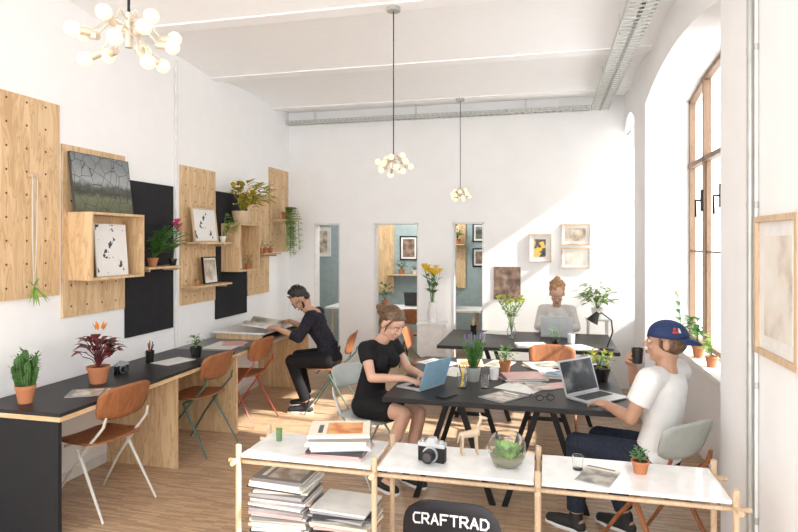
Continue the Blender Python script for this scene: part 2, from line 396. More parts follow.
A_YEL=Mart('dark_portrait_print',[(.03,.03,.03),(.10,.08,.07),(.80,.50,.08),(.75,.66,.5)],11,6); A_PALE=Mart('pale_print',[(.50,.42,.36),(.75,.7,.62),(.8,.78,.72)],5,8,interp='LINEAR')
A_BRN=Mart('brown_poster',[(.10,.06,.04),(.24,.15,.11),(.42,.32,.26)],10,11,interp='LINEAR'); A_GRID=Mart('earthy_print',[(.25,.2,.15),(.6,.5,.4),(.8,.76,.68)],9,13,interp='LINEAR')
def chair(loc,rz,legm,wood,label,group=None,backw=.2,metal_leg=.011,bh=.11):
    r=root('chair',label,'chair',loc,rz,group)
    def sp(u,v): return V((u*.205*(1-.06*v),.02+v*.20,.445+.014*abs(u)**2-.03*max(0,v-.55)**1.5+ .012*max(0,-v)))
    mk(G().sheet(sp,p=6),'seat',wood,r,solid=.010)
    def bp(u,v): return V((u*backw*(1+.05*v),-.245+.035*u*u-.03*v,.715+v*bh-.01*abs(u)**2*v))
    mk(G().sheet(bp,p=5.5),'backrest',wood,r,solid=.010)
    q=backw/.2
    for s in(-1,1):
        mk(G().tube([(s*.21,.225,0),(s*.19,.06,.24),(s*.18,-.09,.425),(s*.17*q,-.235,.58),(s*.165*q,-.252,.64)],[metal_leg*.7,metal_leg,metal_leg*1.3,metal_leg*1.1,metal_leg*.8],10,flat=.7),'front_leg',legm,r)
        mk(G().tube([(s*.21,-.28,0),(s*.185,-.02,.42)],[metal_leg*.7,metal_leg*1.2],10,flat=.7),'rear_leg',legm,r)
    for yy in(-.03,.10): mk(G().cyl((-.185,yy,.422),(.185,yy,.422),.009),'seat_support',legm,r)
    return r
def pot(r,pr,ph,m,rim=True):
    prof=[(pr*.72,0),(pr*.98,ph*.82)]
    if rim: prof+=[(pr*1.08,ph*.82),(pr*1.08,ph),(pr*.95,ph),(pr*.92,ph*.86)]
    else: prof+=[(pr,ph),(pr*.92,ph),(pr*.9,ph*.86)]
    mk(G().lathe(prof),'pot',m,r); mk(G().lathe([(pr*.9,ph*.84),(pr*.9,ph*.88)]),'soil',SOIL,r)
def foliage(r,kind,z0,H,sp,lm,n,fm=None,pr=.05,arc=None,fsz=1):
    g=G(); fl=G()
    def ang(): return arc[0]+R.uniform(-arc[1],arc[1]) if arc else R.uniform(0,6.28)
    if kind=='bush':
        for i in range(n):
            a=ang(); el=R.uniform(.15,1.35); q=R.uniform(.35,.95)
            tip=V((math.cos(a)*math.cos(el)*sp*q,math.sin(a)*math.cos(el)*sp*q,z0+H*q*(.35+.65*math.sin(el))))
            if i%4==0: g.tube([(0,0,z0),tip*.5+V((0,0,z0*.5+H*.1)),tip],.0018+.001*H,5)
            L=R.uniform(.75,1.15)*max(sp,H)*.30
            aa=a+R.uniform(-.9,.9)*(.4 if arc else 1)
            g.leaf(tip,(math.cos(aa),math.sin(aa),R.uniform(-.1,.9)),L,L*.48,R.uniform(.1,.5),4)
            if fm and i%5==0: fl.sph(tip+V((0,0,L*.35)),L*.2,8,6)
    elif kind=='spikes':
        for i in range(n):
            a=ang(); q=R.uniform(.1,1); h=H*R.uniform(.6,1)
            tip=V((math.cos(a)*sp*q,math.sin(a)*sp*q,z0+h)); b0=V((tip.x*.25,tip.y*.25,z0))
            g.tube([b0,b0.lerp(tip,.5)+V((0,0,h*.06)),tip],.0016,5)
            for j in range(9):
                t=.1+.085*j; b=R.uniform(0,6.28); g.leaf(b0.lerp(tip,t),(math.cos(b),math.sin(b),1),H*.15,H*.035,.2,2)
            if i%3==0: fl.sph(tip,(.005,.005,.018),7,6)
    elif kind=='arch':
        for i in range(n):
            a=ang(); el=R.uniform(.5,1.35); L=H*R.uniform(.8,1.15)
            g.leaf((math.cos(a)*pr*.3,math.sin(a)*pr*.3,z0),(math.cos(a)*math.cos(el)*sp/H*1.2,math.sin(a)*math.cos(el)*sp/H*1.2,math.sin(el)),L,L*.16,.35*math.cos(el)+.12,7)
    elif kind=='palm':
        for i in range(n):
            a=(arc[0]-arc[1]+2*arc[1]*(i+.5)/n) if arc else 6.28*i/n+R.uniform(-.3,.3)
            el=R.uniform(.55,1.3); d=V((math.cos(a)*math.cos(el)*sp/H*1.3,math.sin(a)*math.cos(el)*sp/H*1.3,math.sin(el)))
            L=H*R.uniform(.85,1.1); P=[V((0,0,z0))+d*L*t+V((0,0,-.3*L*t*t)) for t in [j/9 for j in range(10)]]
            g.tube(P,.0022,5)
            sd=d.cross(V((0,0,1))).normalized()
            for j in range(2,10):
                for s in(-1,1): g.leaf(P[j],(d*.7+sd*s*.7),L*.25*(1.15-j/12),L*.05,.35,3)
    elif kind=='big':
        for i in range(n):
            a=6.28*i/n*2.4; el=R.uniform(.35,1.35); q=R.uniform(.5,1)
            tip=V((math.cos(a)*math.cos(el)*sp*.5,math.sin(a)*math.cos(el)*sp*.5,z0+H*(.12+.55*q*math.sin(el))))
            g.tube([(0,0,z0),(tip.x*.4,tip.y*.4,(z0+tip.z)/2+.02),tip],.003,6)
            L=H*R.uniform(.32,.42); g.leaf(tip,(math.cos(a),math.sin(a),R.uniform(.5,1.6)),L,L*.42,.55,6)
            if fm and i%7==0: fl.leaf((tip.x*.4,tip.y*.4,z0+H*.75),(math.cos(a)*.4,math.sin(a)*.4,1),H*.2,H*.06,.1,4)
    elif kind=='cactus':
        for c_ in range(9):
            aa0=c_*2.4; rad=.0 if c_==0 else .030*math.sqrt(c_/8)+.008; cx,cy=rad*math.cos(aa0),rad*math.sin(aa0); h=H*(1-.055*c_); rr=.019-.0006*c_
            vs=[];k=14; lean=V((math.cos(aa0)*.03,math.sin(aa0)*.03,0))*(0 if c_==0 else 1)
            prof=[(.7,0),(1,.1),(.95,.35),(1.05,.5),(.95,.65),(1,.85),(.6,.97),(.05,1)]
            for q,t in prof:
                for j in range(k):
                    aa=2*math.pi*j/k; q2=q*rr*(1.22 if j%2 else .78); vs.append((cx+lean.x*t+q2*math.cos(aa),cy+lean.y*t+q2*math.sin(aa),z0-.005+h*t))
            fs=[(i*k+j,i*k+(j+1)%k,(i+1)*k+(j+1)%k,(i+1)*k+j) for i in range(len(prof)-1) for j in range(k)]
            g.add(vs,fs+[tuple(range((len(prof)-1)*k,len(prof)*k))])
            for i in range(24):
                a=R.uniform(0,6.28); t=R.uniform(.15,1); g.leaf((cx+lean.x*t+math.cos(a)*rr*.8,cy+lean.y*t+math.sin(a)*rr*.8,z0+h*t),(math.cos(a),math.sin(a),.8),.034,.014,.1,2)
    elif kind=='trail':
        for i in range(n):
            a=ang(); rr=sp*R.uniform(.3,1); P=[V((0,0,z0)),V((math.cos(a)*rr*.6,math.sin(a)*rr*.6,z0+H*.12)),V((math.cos(a)*rr,math.sin(a)*rr,z0-H*.15)),V((math.cos(a)*rr*1.05,math.sin(a)*rr*1.05,z0-H*R.uniform(.4,.95)))]
            g.tube(P,.002,5)
            for j in range(3):
                for t in(.1,.3,.5,.7,.9):
                    p=P[j].lerp(P[j+1],t); b=R.uniform(-1,1) if arc else R.uniform(0,6.28); g.leaf(p,(math.cos(b),math.sin(b),.3),.06,.045,.5,3)
    elif kind=='stems':
        for i in range(n):
            a=arc[0]+arc[1]*math.sin(i*2.3) if arc else 6.28*i/n+R.uniform(-.3,.3); q=R.uniform(.3,1); h=H*R.uniform(.75,1)
            tip=V((math.cos(a)*sp*q,math.sin(a)*sp*q,z0+h)); g.tube([(0,0,z0*.3),(tip.x*.3,tip.y*.3,z0+h*.4),tip],.0022,5)
            for t in(.35,.55,.75):
                b=ang(); g.leaf(V((0,0,z0)).lerp(tip,t),(math.cos(b),math.sin(b),.8),H*.26,H*.08,.3,4)
            f=G()
            for k in range(6):
                b=k*1.047; f.leaf((0,0,0),(math.cos(b),math.sin(b),1.2),H*.16*fsz,H*.12*fsz,.1,3,.5)
            f.sph((0,0,H*.025),H*.035*fsz,8,6)
            mk(f,'flower',fm or YEL,r,loc=tip)
    mk(g,'foliage',lm,r)
    if fl.v: mk(fl,'flowers',fm or YEL,r,kind='stuff')
def plant(loc,label,pr,ph,pm,kind,H,sp,lm,n=30,fm=None,name='potted_plant',rim=True,arc=None):
    r=root(name,label,'plant',loc); pot(r,pr,ph,pm,rim); foliage(r,kind,ph*.87,H,sp,lm,n,fm,pr,arc); return r
def mag(loc,w,d,h,rz,cov,label='magazine with a printed cover',group=None,name='magazine'):
    g=G(); g.cur=0; g.box(-w/2,w/2,-d/2,d/2,0,h*.12); g.box(-w/2,w/2,-d/2,d/2,h*.88,h); g.box(-w/2,-w/2+.002,-d/2,d/2,h*.12,h*.88)
    g.cur=1; g.box(-w/2+.002,w/2-.003,-d/2+.003,d/2-.003,h*.12,h*.88)
    ob=mk(g,name,[cov,PAPER],loc=loc,rot=(0,0,math.radians(rz)),smooth=False); ob['label']=label; ob['category']='magazine'
    if group: ob['group']=group
    return ob
CN={0:'white-covered magazine',1:'grey-covered magazine',2:'black-covered magazine',3:'orange and cream magazine',4:'blue and white magazine',5:'magazine with a photographic cover',6:'pink-covered magazine',7:'cream-covered magazine'}
def stack(x,y,z,n,w,d,h0,h1,group,rz0=0,jit=8,top=None):
    for i in range(n):
        h=R.uniform(h0,h1); c=R.choice([0,0,1,2,3,4,5,5,6,7])
        if i==n-1 and top is not None: c=top
        mag((x+R.uniform(-.008,.008),y+R.uniform(-.008,.008),z+.0003),w*R.uniform(.92,1),d*R.uniform(.92,1),h,rz0+R.uniform(-jit,jit),COVERS[c],CN[c]+' lying in a stack',group); z+=h+.0004
    return z
def box_shelf(loc,label,dy,dz,dep=.2,t=.018):
    r=root('box_shelf',label,'shelf',loc)
    g=G(); g.box(0,dep,0,dy,0,t); g.box(0,dep,0,dy,dz-t,dz); g.box(0,dep,0,t,t,dz-t); g.box(0,dep,dy-t,dy,t,dz-t)
    mk(g,'shelf_box',PLY,r,smooth=False); mk(G().box(0,.008,t,dy-t,t,dz-t),'back_panel',PLY,r,smooth=False); return r
def wshelf(loc,label,dy,dep=.19,m=PLY):
    r=root('wall_shelf',label,'shelf',loc)
    mk(G().box(0,dep,0,dy,0,.018),'shelf_board',m,r,smooth=False,bevel=.002)
    for yy in(.06,dy-.06): mk(G().cyl((0,yy,-.012),(dep*.8,yy,-.012),.012,n=8),'support_peg',OAK,r)
    return r
# ---------------------------------------------------------------- left wall boards
BX=XL+.02
def board(y0,y1,z0,z1,m,label):
    r=mk(G().box(0,.018,0,y1-y0,0,z1-z0),'wall_board',m,loc=(XL+.001,y0,z0),smooth=False); r['label']=label; r['category']='wall board'
board(2.72,3.54,1.37,2.73,PLYH,'large plywood pegboard with drilled holes on the wall')
board(3.57,4.22,1.20,2.46,PLYH,'plywood pegboard behind the box shelf')
board(4.235,4.88,.95,2.27,BLKB,'black painted board behind a small plant shelf')
board(5.0,5.61,1.14,2.49,PLYH,'plywood pegboard holding two framed prints')
board(5.625,6.29,.93,2.29,BLKB,'black painted board behind a box shelf')
board(6.305,6.86,1.12,2.30,PLYH,'plywood pegboard with small pots')
board(6.88,7.44,1.62,2.70,PLYH,'plywood pegboard in the corner beside trailing plant')
box_shelf((BX,3.62,1.47),'open plywood box shelf holding a poster',.58,.50)
frame('poster','white poster with black ink drawing in the box shelf',(BX+.12,3.93,1.489),90,.34,.40,A_BW,WHTM,.006,.01,tilt=-.08)
frame('picture','unframed landscape photograph leaning on the box shelf',(BX+.07,3.90,1.972),90,.62,.44,A_LAND,M('dark_canvas_edge',(.06,.06,.055),.7),.003,.02,tilt=-.12)
wshelf((BX,4.27,1.52),'small plywood shelf on the black board',.52)
plant((BX+.10,4.44,1.538),'palm-like green plant in a small terracotta pot',.045,.075,TERRA,'palm',.48,.30,LEAF,17,arc=(.2,1.2))
plant((BX+.11,4.71,1.538),'pink orchid in a small dark pot',.035,.06,BLKP,'stems',.34,.11,LEAF,6,PINK,arc=(.5,1.2))
wshelf((BX,5.02,1.73),'narrow plywood shelf under the framed print',.58)
frame('picture','framed black and white print on a plywood shelf',(BX+.09,5.28,1.749),90,.42,.34,A_BW,OAK,.012,.02,.02,tilt=-.12)
wshelf((BX,5.0,1.31),'lower plywood shelf with small framed print',.62)
frame('picture','small framed print with earthy colours on lower shelf',(BX+.08,5.38,1.329),90,.26,.27,A_GRID,BLKM,.01,.02,.02,tilt=-.1)
plant((BX+.11,5.10,1.329),'tiny succulent in a terracotta pot',.028,.045,TERRA,'bush',.07,.04,LEAF2,14)
plant((BX+.11,5.565,1.749),'leafy plant in white pot beside framed print',.034,.06,WHT,'bush',.24,.17,LEAF2,50,arc=(.3,1.2))
box_shelf((BX,5.72,1.43),'open plywood box shelf on the black board',.46,.52,.22)
frame('picture','small framed sketch standing in a box shelf',(BX+.10,5.87,1.449),90,.2,.26,A_PALE,OAK,.01,.02,tilt=-.1)
plant((BX+.12,5.93,1.951),'yellow and green variegated croton in wooden planter',.10,.14,OAK,'bush',.38,.38,LEAFY,170,rim=False,arc=(0,1.35))
plant((BX+.13,6.07,1.449),'small green plant in terracotta pot in the box shelf',.035,.06,TERRA,'bush',.12,.06,LEAF,20)
wshelf((BX,6.35,1.60),'small plywood shelf holding little pots',.46)
for yy in(6.43,6.56,6.69): plant((BX+.10,yy,1.619),'tiny plant in terracotta pot on shelf',.034,.06,TERRA,'bush',.10,.06,LEAF,16)
wshelf((BX,6.9,2.02),'small high plywood shelf with trailing plant',.40)
plant((BX+.12,7.1,2.039),'trailing ivy spilling from a terracotta pot',.06,.10,TERRA,'trail',.62,.17,LEAF2,30,arc=(0,1.4))
r=root('hanging_cord','knotted cord hanging from a peg with air plant','cord',(XL+.02,3.28,2.2))
mk(G().cyl((0,0,0),(.07,0,0),.012),'peg',OAK,r)
mk(G().tube([(.05,-.02,.01),(.05,-.022,-.4),(.05,-.01,-.75)],.003,6),'cord',GREYM,r); mk(G().tube([(.05,.02,.01),(.05,.015,-.4),(.05,-.005,-.75)],.003,6),'cord',GREYM,r)
g=G()
for i in range(14):
    a=R.uniform(-1.2,1.2); g.leaf((.05,-.008,-.75),(math.cos(a)*.6,math.sin(a)*.6,R.uniform(-1,.6)),.13,.014,.2,4)
mk(g,'air_plant',LEAF2,r)
# ---------------------------------------------------------------- wall desks
r=root('long_desk','long black-topped wall desk with plywood panel ends','desk',(0,0,0))
mk(G().box(XL+.015,-2.74,2.87,4.86,.728,.75),'desk_top',BLK,r,smooth=False); mk(G().box(XL+.015,-2.74,2.87,4.86,.70,.728),'top_edge',PLYX,r,smooth=False,label='plywood underside and edge')
mk(G().box(XL+.015,-2.76,2.88,2.905,0,.70),'end_panel',BLKB,r,smooth=False,label='black painted end panel')
mk(G().box(XL+.015,-2.76,4.02,4.045,0,.70),'support_panel',PLY,r,smooth=False)
r=root('long_desk','grey-topped plywood wall desk further along the wall','desk',(0,0,0))
mk(G().box(XL+.015,-2.74,4.88,6.62,.728,.75),'desk_top',M('grey_linoleum',(.15,.14,.14),.35),r,smooth=False); mk(G().box(XL+.015,-2.74,4.88,6.62,.70,.728),'top_edge',PLYX,r,smooth=False)
mk(G().box(XL+.015,-2.74,6.58,6.605,0,.70),'end_panel',PLY,r,smooth=False); mk(G().box(XL+.015,-2.74,4.9,4.925,0,.70),'support_panel',PLY,r,smooth=False)
r=root('raised_worktop','pale raised worktop standing on the wall desk','worktop',(0,0,.75))
mk(G().box(-3.34,-2.76,5.50,6.50,.055,.075),'worktop_board',WHTM,r,smooth=False,bevel=.002)
for yy in(5.52,6.46): mk(G().box(-3.32,-2.80,yy,yy+.02,0,.055),'support',PLY,r,smooth=False)
plant((-3.14,3.02,.75),'bushy many-stemmed columnar cactus in a terracotta pot',.055,.11,TERRA,'cactus',.24,.05,LEAFD,4)
plant((-3.08,3.57,.75),'dark red leafy plant in terracotta pot',.072,.12,TERRA,'big',.36,.22,LEAFP,40,ORG)
plant((-2.95,4.58,.75),'green herb in a black pot on the desk',.052,.09,BLKP,'bush',.13,.07,LEAF,40,rim=False)
mag((-2.92,3.33,.7502),.21,.29,.004,-60,COVERS[5],'open photo magazine lying on the black desk')
mag((-3.02,4.36,.7502),.21,.29,.004,-15,COVERS[0],'white sheet of paper on the desk')
mag((-3.0,5.15,.7502),.30,.40,.004,5,COVERS[0],'large white paper sheets on the desk')
mag((-2.95,5.22,.7548),.21,.29,.006,25,COVERS[6],'pink magazine lying on papers')
def camera_obj(loc,rz,s,label):
    r=root('camera',label,'camera',loc,rz)
    mk(G().box(-.065*s,.065*s,-.02*s,.02*s,0,.073*s),'body',BLKM,r,bevel=.008*s)
    mk(G().box(-.064*s,.064*s,-.021*s,.021*s,.068*s,.088*s),'top_plate',SILV,r,bevel=.003)
    mk(G().extr([(-.026*s,.086*s),(.026*s,.086*s),(.014*s,.11*s),(-.014*s,.11*s)],'y',-.022*s,.018*s),'viewfinder',SILV,r,bevel=.002)
    mk(G().tube([(0,-.018*s,.038*s),(0,-.03*s,.038*s)],.036*s,24),'lens_mount',SILV,r)
    mk(G().tube([(0,-.03*s,.038*s),(0,-.068*s,.038*s)],.029*s,24),'lens',BLKM,r)
    mk(G().tube([(0,-.066*s,.038*s),(0,-.0695*s,.038*s)],.020*s,20),'lens_glass',M('lens_coating',(.05,.05,.06),.08),r)
    for sx in (.045,-.045): mk(G().cyl((sx*s,0,.087*s),(sx*s,0,.097*s),.010*s),'dial',SILV,r)
camera_obj((-3.14,3.88,.75),75,.85,'small black camera on the wall desk')
def cup_pens(loc,label,m,pens=True,h=.10,rr=.035):
    r=root('pen_cup' if pens else 'cup',label,'cup',loc)
    mk(G().lathe([(rr*.85,0),(rr,h),(rr*.92,h),(rr*.78,.006)]),'cup_body',m,r)
    if pens:
        for i in range(7):
            a=R.uniform(0,6.28); e=V((math.cos(a)*.03,math.sin(a)*.03,h+R.uniform(.04,.08)))
            mk(G().cyl((-math.cos(a)*.012,-math.sin(a)*.012,.01),e,.0035,n=6),'pencil',R.choice([BLKM,OAK,RED,YEL]),r)
cup_pens((-3.18,4.27,.75),'dark cup full of pencils on the wall desk',BLKM)
chair((-2.90,3.38,0),80,CREAM,TEAK,'reddish plywood school chair with cream metal legs')
chair((-2.90,4.50,0),84,GRN,TEAK,'reddish plywood school chair with dark green legs')
chair((-2.90,5.30,0),84,RED,TEAK,'reddish plywood school chair with red legs')
# ---------------------------------------------------------------- trestle tables
def ttable(y0,y1,label,x0=-1.02,x1=.5,ins=.3):
    r=root('trestle_table',label,'table',(0,0,0))
    mk(G().box(x0,x1,y0,y1,.718,.75),'table_top',BLK,r,smooth=False,bevel=.003)
    for xc in(x0+.42,x1-.50):
        for yc in(y0+ins,y1-.22):
            for s in(-1,1):
                g=G(); g.xf=Matrix.Translation((xc,yc,0)); 
                g.add([(s*.26-.02,-.015,0),(s*.26+.02,-.015,0),(s*.26+.02,.015,0),(s*.26-.02,.015,0),(s*.03-.02,-.015,.70),(s*.03+.02,-.015,.70),(s*.03+.02,.015,.70),(s*.03-.02,.015,.70)],[(0,3,2,1),(4,5,6,7),(0,1,5,4),(1,2,6,5),(2,3,7,6),(3,0,4,7)])
                mk(g,'leg',BLKM,r,smooth=False)
            mk(G().box(xc-.16,xc+.16,yc-.01,yc+.01,.32,.35),'crossbar',BLKM,r,smooth=False)
        mk(G().box(xc-.03,xc+.03,y0+.12,y1-.12,.69,.718),'beam',BLKM,r,smooth=False)
ttable(3.68,5.10,'black trestle worktable shared by two people')
ttable(5.66,6.74,'black trestle worktable near the end wall',x1=.66,ins=.22)
chair((.06,5.26,0),180,TEAK,TEAK,'orange-brown plywood chair between the two worktables')
chair((-1.22,6.25,0),-90,GRN,TEAK,'plywood chair beside the far worktable')
def laptop(loc,rz,lid,label,w=.33,d=.225,ang=108,screen=True):
    r=root('laptop',label,'laptop',loc,rz)
    mk(G().box(-w/2,w/2,-d,0,0,.014),'base',SILV,r,bevel=.004)
    g=G()
    for i in range(5):
        for j in range(12):
            x=-w/2+.03+j*(w-.06)/12; y=-.035-i*.021; g.box(x,x+(w-.06)/12-.003,y-.017,y,.014,.0155)
    mk(g,'keyboard',KEYS,r,smooth=False)
    mk(G().box(-.05,.05,-d+.015,-d+.075,.014,.0145),'trackpad',GREYM,r,smooth=False)
    a=math.radians(ang-90)
    mk(G().box(-w/2,w/2,0,.006,0,d),'lid',lid,r,loc=(0,-.003,.014),rot=(-a,0,0),bevel=.002)
    mk(G().box(-w/2+.012,w/2-.012,-.001,0,.014,d-.012),'screen',SCRN if screen else KEYS,r,loc=(0,-.003,.014),rot=(-a,0,0),smooth=False)
    return r
laptop((-.75,3.99,.75),-116,SILB,'open laptop with pale blue lid in front of woman',w=.29,d=.20)
laptop((.24,4.05,.75),90-42,SILV,'open silver laptop showing a dark image')
laptop((.12,6.42,.75),180,LIDW,'open white laptop on the far worktable')
plant((-.50,4.26,.75),'lavender-like herb in a metal pot on worktable',.052,.10,GREYM,'spikes',.26,.10,LEAF,60,LAV,rim=False)
plant((-.30,4.64,.75),'small leafy green herb in a terracotta pot on worktable',.045,.08,TERRA,'bush',.14,.10,LEAF,50)
cup_pens((-.55,4.05,.75),'glass jar filled with pens on the worktable',GLASS,True,.1,.036)
cup_pens((-.36,4.36,.75),'small white cup on the worktable',WHT,False,.08,.035)
cup_pens((-.40,4.08,.75),'glass tumbler on the near worktable',GLASS,False,.09,.032)
plant((.38,4.50,.75),'yellow flowering plant in a black bowl',.08,.095,BLKP,'bush',.15,.12,LEAF2,70,YEL,rim=False)
stack(-.16,4.40,.75,3,.30,.22,.008,.012,'magazines on the worktable',20,15,6)
stack(.10,4.58,.75,3,.30,.22,.006,.01,'magazines on the worktable',-10,18,4)
stack(-.02,4.90,.75,2,.28,.21,.006,.01,'magazines on the worktable',30,18,7)
stack(.30,4.88,.75,3,.28,.21,.006,.01,'magazines on the worktable',75,12,5)
mag((-.26,3.88,.7502),.20,.27,.004,-35,COVERS[5],'dark photographic magazine lying on the worktable')
mag((-.17,4.13,.7502),.21,.28,.003,65,COVERS[0],'white papers spread on the worktable')
mag((-.60,4.88,.7502),.21,.28,.006,10,COVERS[3],'orange and cream magazine on the worktable')
mag((-.68,4.53,.7502),.21,.28,.003,-25,COVERS[0],'loose white sheets beside the herb pot')
mag((-.04,4.20,.7535),.15,.21,.004,20,COVERS[5],'small dark booklet lying on papers')
mag((-.86,4.82,.7502),.21,.28,.006,60,COVERS[4],'blue and white magazine on the worktable')
mag((-.36,4.90,.7502),.19,.26,.005,-15,COVERS[7],'cream-covered magazine lying behind the herb pot')
mag((.10,4.27,.7502),.14,.20,.004,-55,COVERS[6],'small pink booklet near the open laptop')
r=root('eyeglasses','folded dark eyeglasses lying on the worktable','glasses',(.0,3.84,.75),20)
g=G()
for s in(-1,1): g.tube([(s*.035+.024*math.cos(t),-.0+.0,.02+.017*math.sin(t)) for t in [k*.5236 for k in range(13)]],.0025,6)
g.tube([(-.011,0,.026),(.011,0,.026)],.0025,6); mk(g,'rims',BLKM,r)
for s in(-1,1): mk(G().tube([(s*.059,0,.025),(s*.058,.09,.025),(s*.055,.12,.004)],.0025,6),'temple',BLKM,r)
r=root('smartphone','black smartphone lying on the worktable','phone',(-.62,3.80,.75),-30); mk(G().box(-.036,.036,-.072,.072,0,.008),'phone_body',BLKM,r,bevel=.003); mk(G().box(-.032,.032,-.064,.064,.008,.0086),'screen',KEYS,r,smooth=False)
def vase(loc,label,fm,H,sp,n,m=GLASS,vr=.05,vh=.16,lm=LEAF,fsz=1):
    r=root('flower_vase',label,'vase',loc)
    mk(G().lathe([(vr*.7,0),(vr,vh*.45),(vr*.6,vh*.85),(vr*.75,vh),(vr*.65,vh),(vr*.5,vh*.85),(vr*.85,vh*.45),(vr*.6,.008)]),'vase_body',m,r)
    foliage(r,'stems',vh*.9,H,sp,lm,n,fm,fsz=fsz); return r
vase((-.34,6.25,.75),'glass vase of yellow-green wildflowers on far table',M('yellow_green_petals',(.50,.58,.10),.5),.28,.20,20,lm=LEAF2)
r=root('pedestal','white square pedestal carrying yellow flowers','stand',(-1.30,6.92,0)); mk(G().box(-.14,.14,-.14,.14,0,.78),'column',WHTM,r,bevel=.004); mk(G().box(-.16,.16,-.16,.16,.78,.80),'top',WHTM,r,bevel=.003)
vase((-1.30,6.92,.80),'white vase with tall yellow tulips on pedestal',YEL,.44,.10,15,WHT,.06,.24,fsz=.95)
cup_pens((.25,6.1,.75),'white mug on the far worktable',WHT,False,.09,.04)
cup_pens((-.6,5.9,.75),'glass tumbler on the far worktable',GLASS,False,.1,.035)
cup_pens((-.75,6.4,.75),'dark pen cup on the far worktable',BLKM)
plant((.10,5.95,.75),'small green plant in a black pot on far table',.04,.07,BLKP,'bush',.12,.08,LEAF,30)
stack(-.12,5.82,.75,2,.3,.22,.008,.012,'magazines on the far worktable',10,10)
mag((-.5,6.58,.7502),.21,.28,.006,80,COVERS[0],'white papers on the far worktable')
mag((.32,5.84,.7502),.21,.28,.006,30,COVERS[0],'white papers beside the desk lamp')
r=root('desk_lamp','black bent-arm desk lamp standing on the far worktable','lamp',(.56,5.82,.75))
mk(G().lathe([(.065,0),(.065,.012),(.02,.02),(.01,.02)]),'base',BLKM,r); mk(G().tube([(0,0,.015),(.05,0,.16),(.04,0,.27),(-.05,-.02,.34),(-.09,-.03,.32)],.007),'arm',BLKM,r)
mk(G().tube([(-.08,-.03,.345),(-.11,-.03,.30),(-.135,-.03,.255)],[.018,.036,.058],16),'lamp_shade',BLKM,r)
r=root('plant_stand','white plant stand near the end window','stand',(.58,7.10,0)); mk(G().box(-.13,.13,-.13,.13,.86,.88),'top',WHTM,r,bevel=.003)
for sx in(-1,1):
    for sy in(-1,1): mk(G().cyl((sx*.11,sy*.11,0),(sx*.10,sy*.10,.86),.010),'leg',WHTM,r)
plant((.58,7.10,.88),'light leafy green plant on a tall stand',.07,.12,WHTM,'bush',.34,.28,LEAF2,110,rim=False,arc=(-2.0,1.7))
plant((1.15,5.0,.86),'leafy green plant on the window sill',.045,.09,TERRA,'bush',.28,.09,LEAF,50,arc=(3.14,1.5))
plant((1.15,4.62,.86),'small light green plant on the window sill',.04,.08,TERRA,'bush',.18,.07,LEAF2,34,arc=(3.14,1.5))
plant((1.15,5.6,.86),'orchid with white blossoms on the window sill',.05,.1,WHT,'stems',.36,.06,LEAF,4,WFL,arc=(3.14,1.2))
frame('picture','small dark portrait print in a thin pale frame',(-.06,YB-.001,1.50),0,.27,.35,A_YEL,OAK,.012,.02,.055)
frame('picture','pale print in thin wooden frame above another',(.36,YB-.001,1.71),0,.34,.26,A_GRID,OAK,.014,.02,.04)
frame('picture','pale print in thin wooden frame below another',(.36,YB-.001,1.43),0,.34,.25,A_PALE,OAK,.014,.02,.04)
frame('poster','brown unframed poster on the white end wall',(-.46,YB-.001,1.03),0,.33,.41,A_BRN,A_BRN,.01,.006)
frame('picture','large landscape print in pale wood frame on pier',(XR-.001,2.67,1.27),-90,.46,.59,A_PALE,OAK,.025,.03,.06)
b=mk(G().box(-2.85,-2.45,9.57,9.598,.9,2.1),'wall_board',PLYH,smooth=False); b['label']='plywood board on the wall of the next room'; b['category']='wall board'
b=mk(G().box(-1.62,-1.25,9.57,9.598,1.0,2.2),'wall_board',PLY,smooth=False); b['label']='plywood board with plant in the next room'; b['category']='wall board'
frame('picture','framed print in the next room',(-2.2,9.598,1.45),0,.3,.4,A_BRN,BLKM,.02,.02,.03)
frame('picture','dark framed photograph in the next room',(-1.02,9.598,1.75),0,.24,.3,A_LAND,BLKM,.02,.02,.03)
frame('picture','small framed photograph in the next room',(-1.02,9.598,1.35),0,.24,.3,A_BRN,BLKM,.02,.02,.03)
frame('picture','white framed drawing in the next room',(-3.75,9.598,1.5),0,.35,.5,A_GRID,WHTM,.02,.02,.04)
r=root('wall_shelf','small plywood shelf holding a plant in the next room','shelf',(-2.38,9.40,1.20)); mk(G().box(-.16,.40,0,.195,0,.02),'shelf_board',PLY,r,smooth=False)
plant((-2.30,9.50,1.22),'small green plant on a shelf in the next room',.05,.08,TERRA,'bush',.18,.12,LEAF,36,arc=(-1.57,1.3))
plant((-2.08,9.50,1.22),'small dark leafy plant on a shelf in the next room',.04,.07,WHT,'bush',.14,.08,LEAFD,26,arc=(-1.57,1.3))
r=root('wall_shelf','small high shelf with plant in the next room','shelf',(-1.50,9.37,1.70)); mk(G().box(0,.26,0,.195,0,.02),'shelf_board',PLY,r,smooth=False)
plant((-1.37,9.47,1.72),'leafy plant on high shelf in the next room',.05,.08,TERRA,'bush',.24,.16,LEAF,44,arc=(-1.57,1.3))
r=root('table','white table in the next room','table',(-2.1,8.9,0)); mk(G().box(-1.2,1.2,-.3,.3,.72,.75),'table_top',WHTM,r,bevel=.004)
for sx in(-1.1,1.1):
    for sy in(-.25,.25): mk(G().cyl((sx,sy,0),(sx,sy,.72),.02),'leg',OAK,r)
plant((-2.4,8.85,.75),'leafy plant on the table in the next room',.06,.1,TERRA,'bush',.3,.2,LEAFD,50)
plant((-1.4,8.9,.75),'green plant on the table in the next room',.06,.1,WHT,'arch',.45,.16,LEAF,26)
laptop((-1.95,8.95,.75),180,KEYS,'dark laptop on the table in the next room')
chair((-1.75,8.25,0),0,BLKM,TEAK,'plywood chair at the table in the next room')
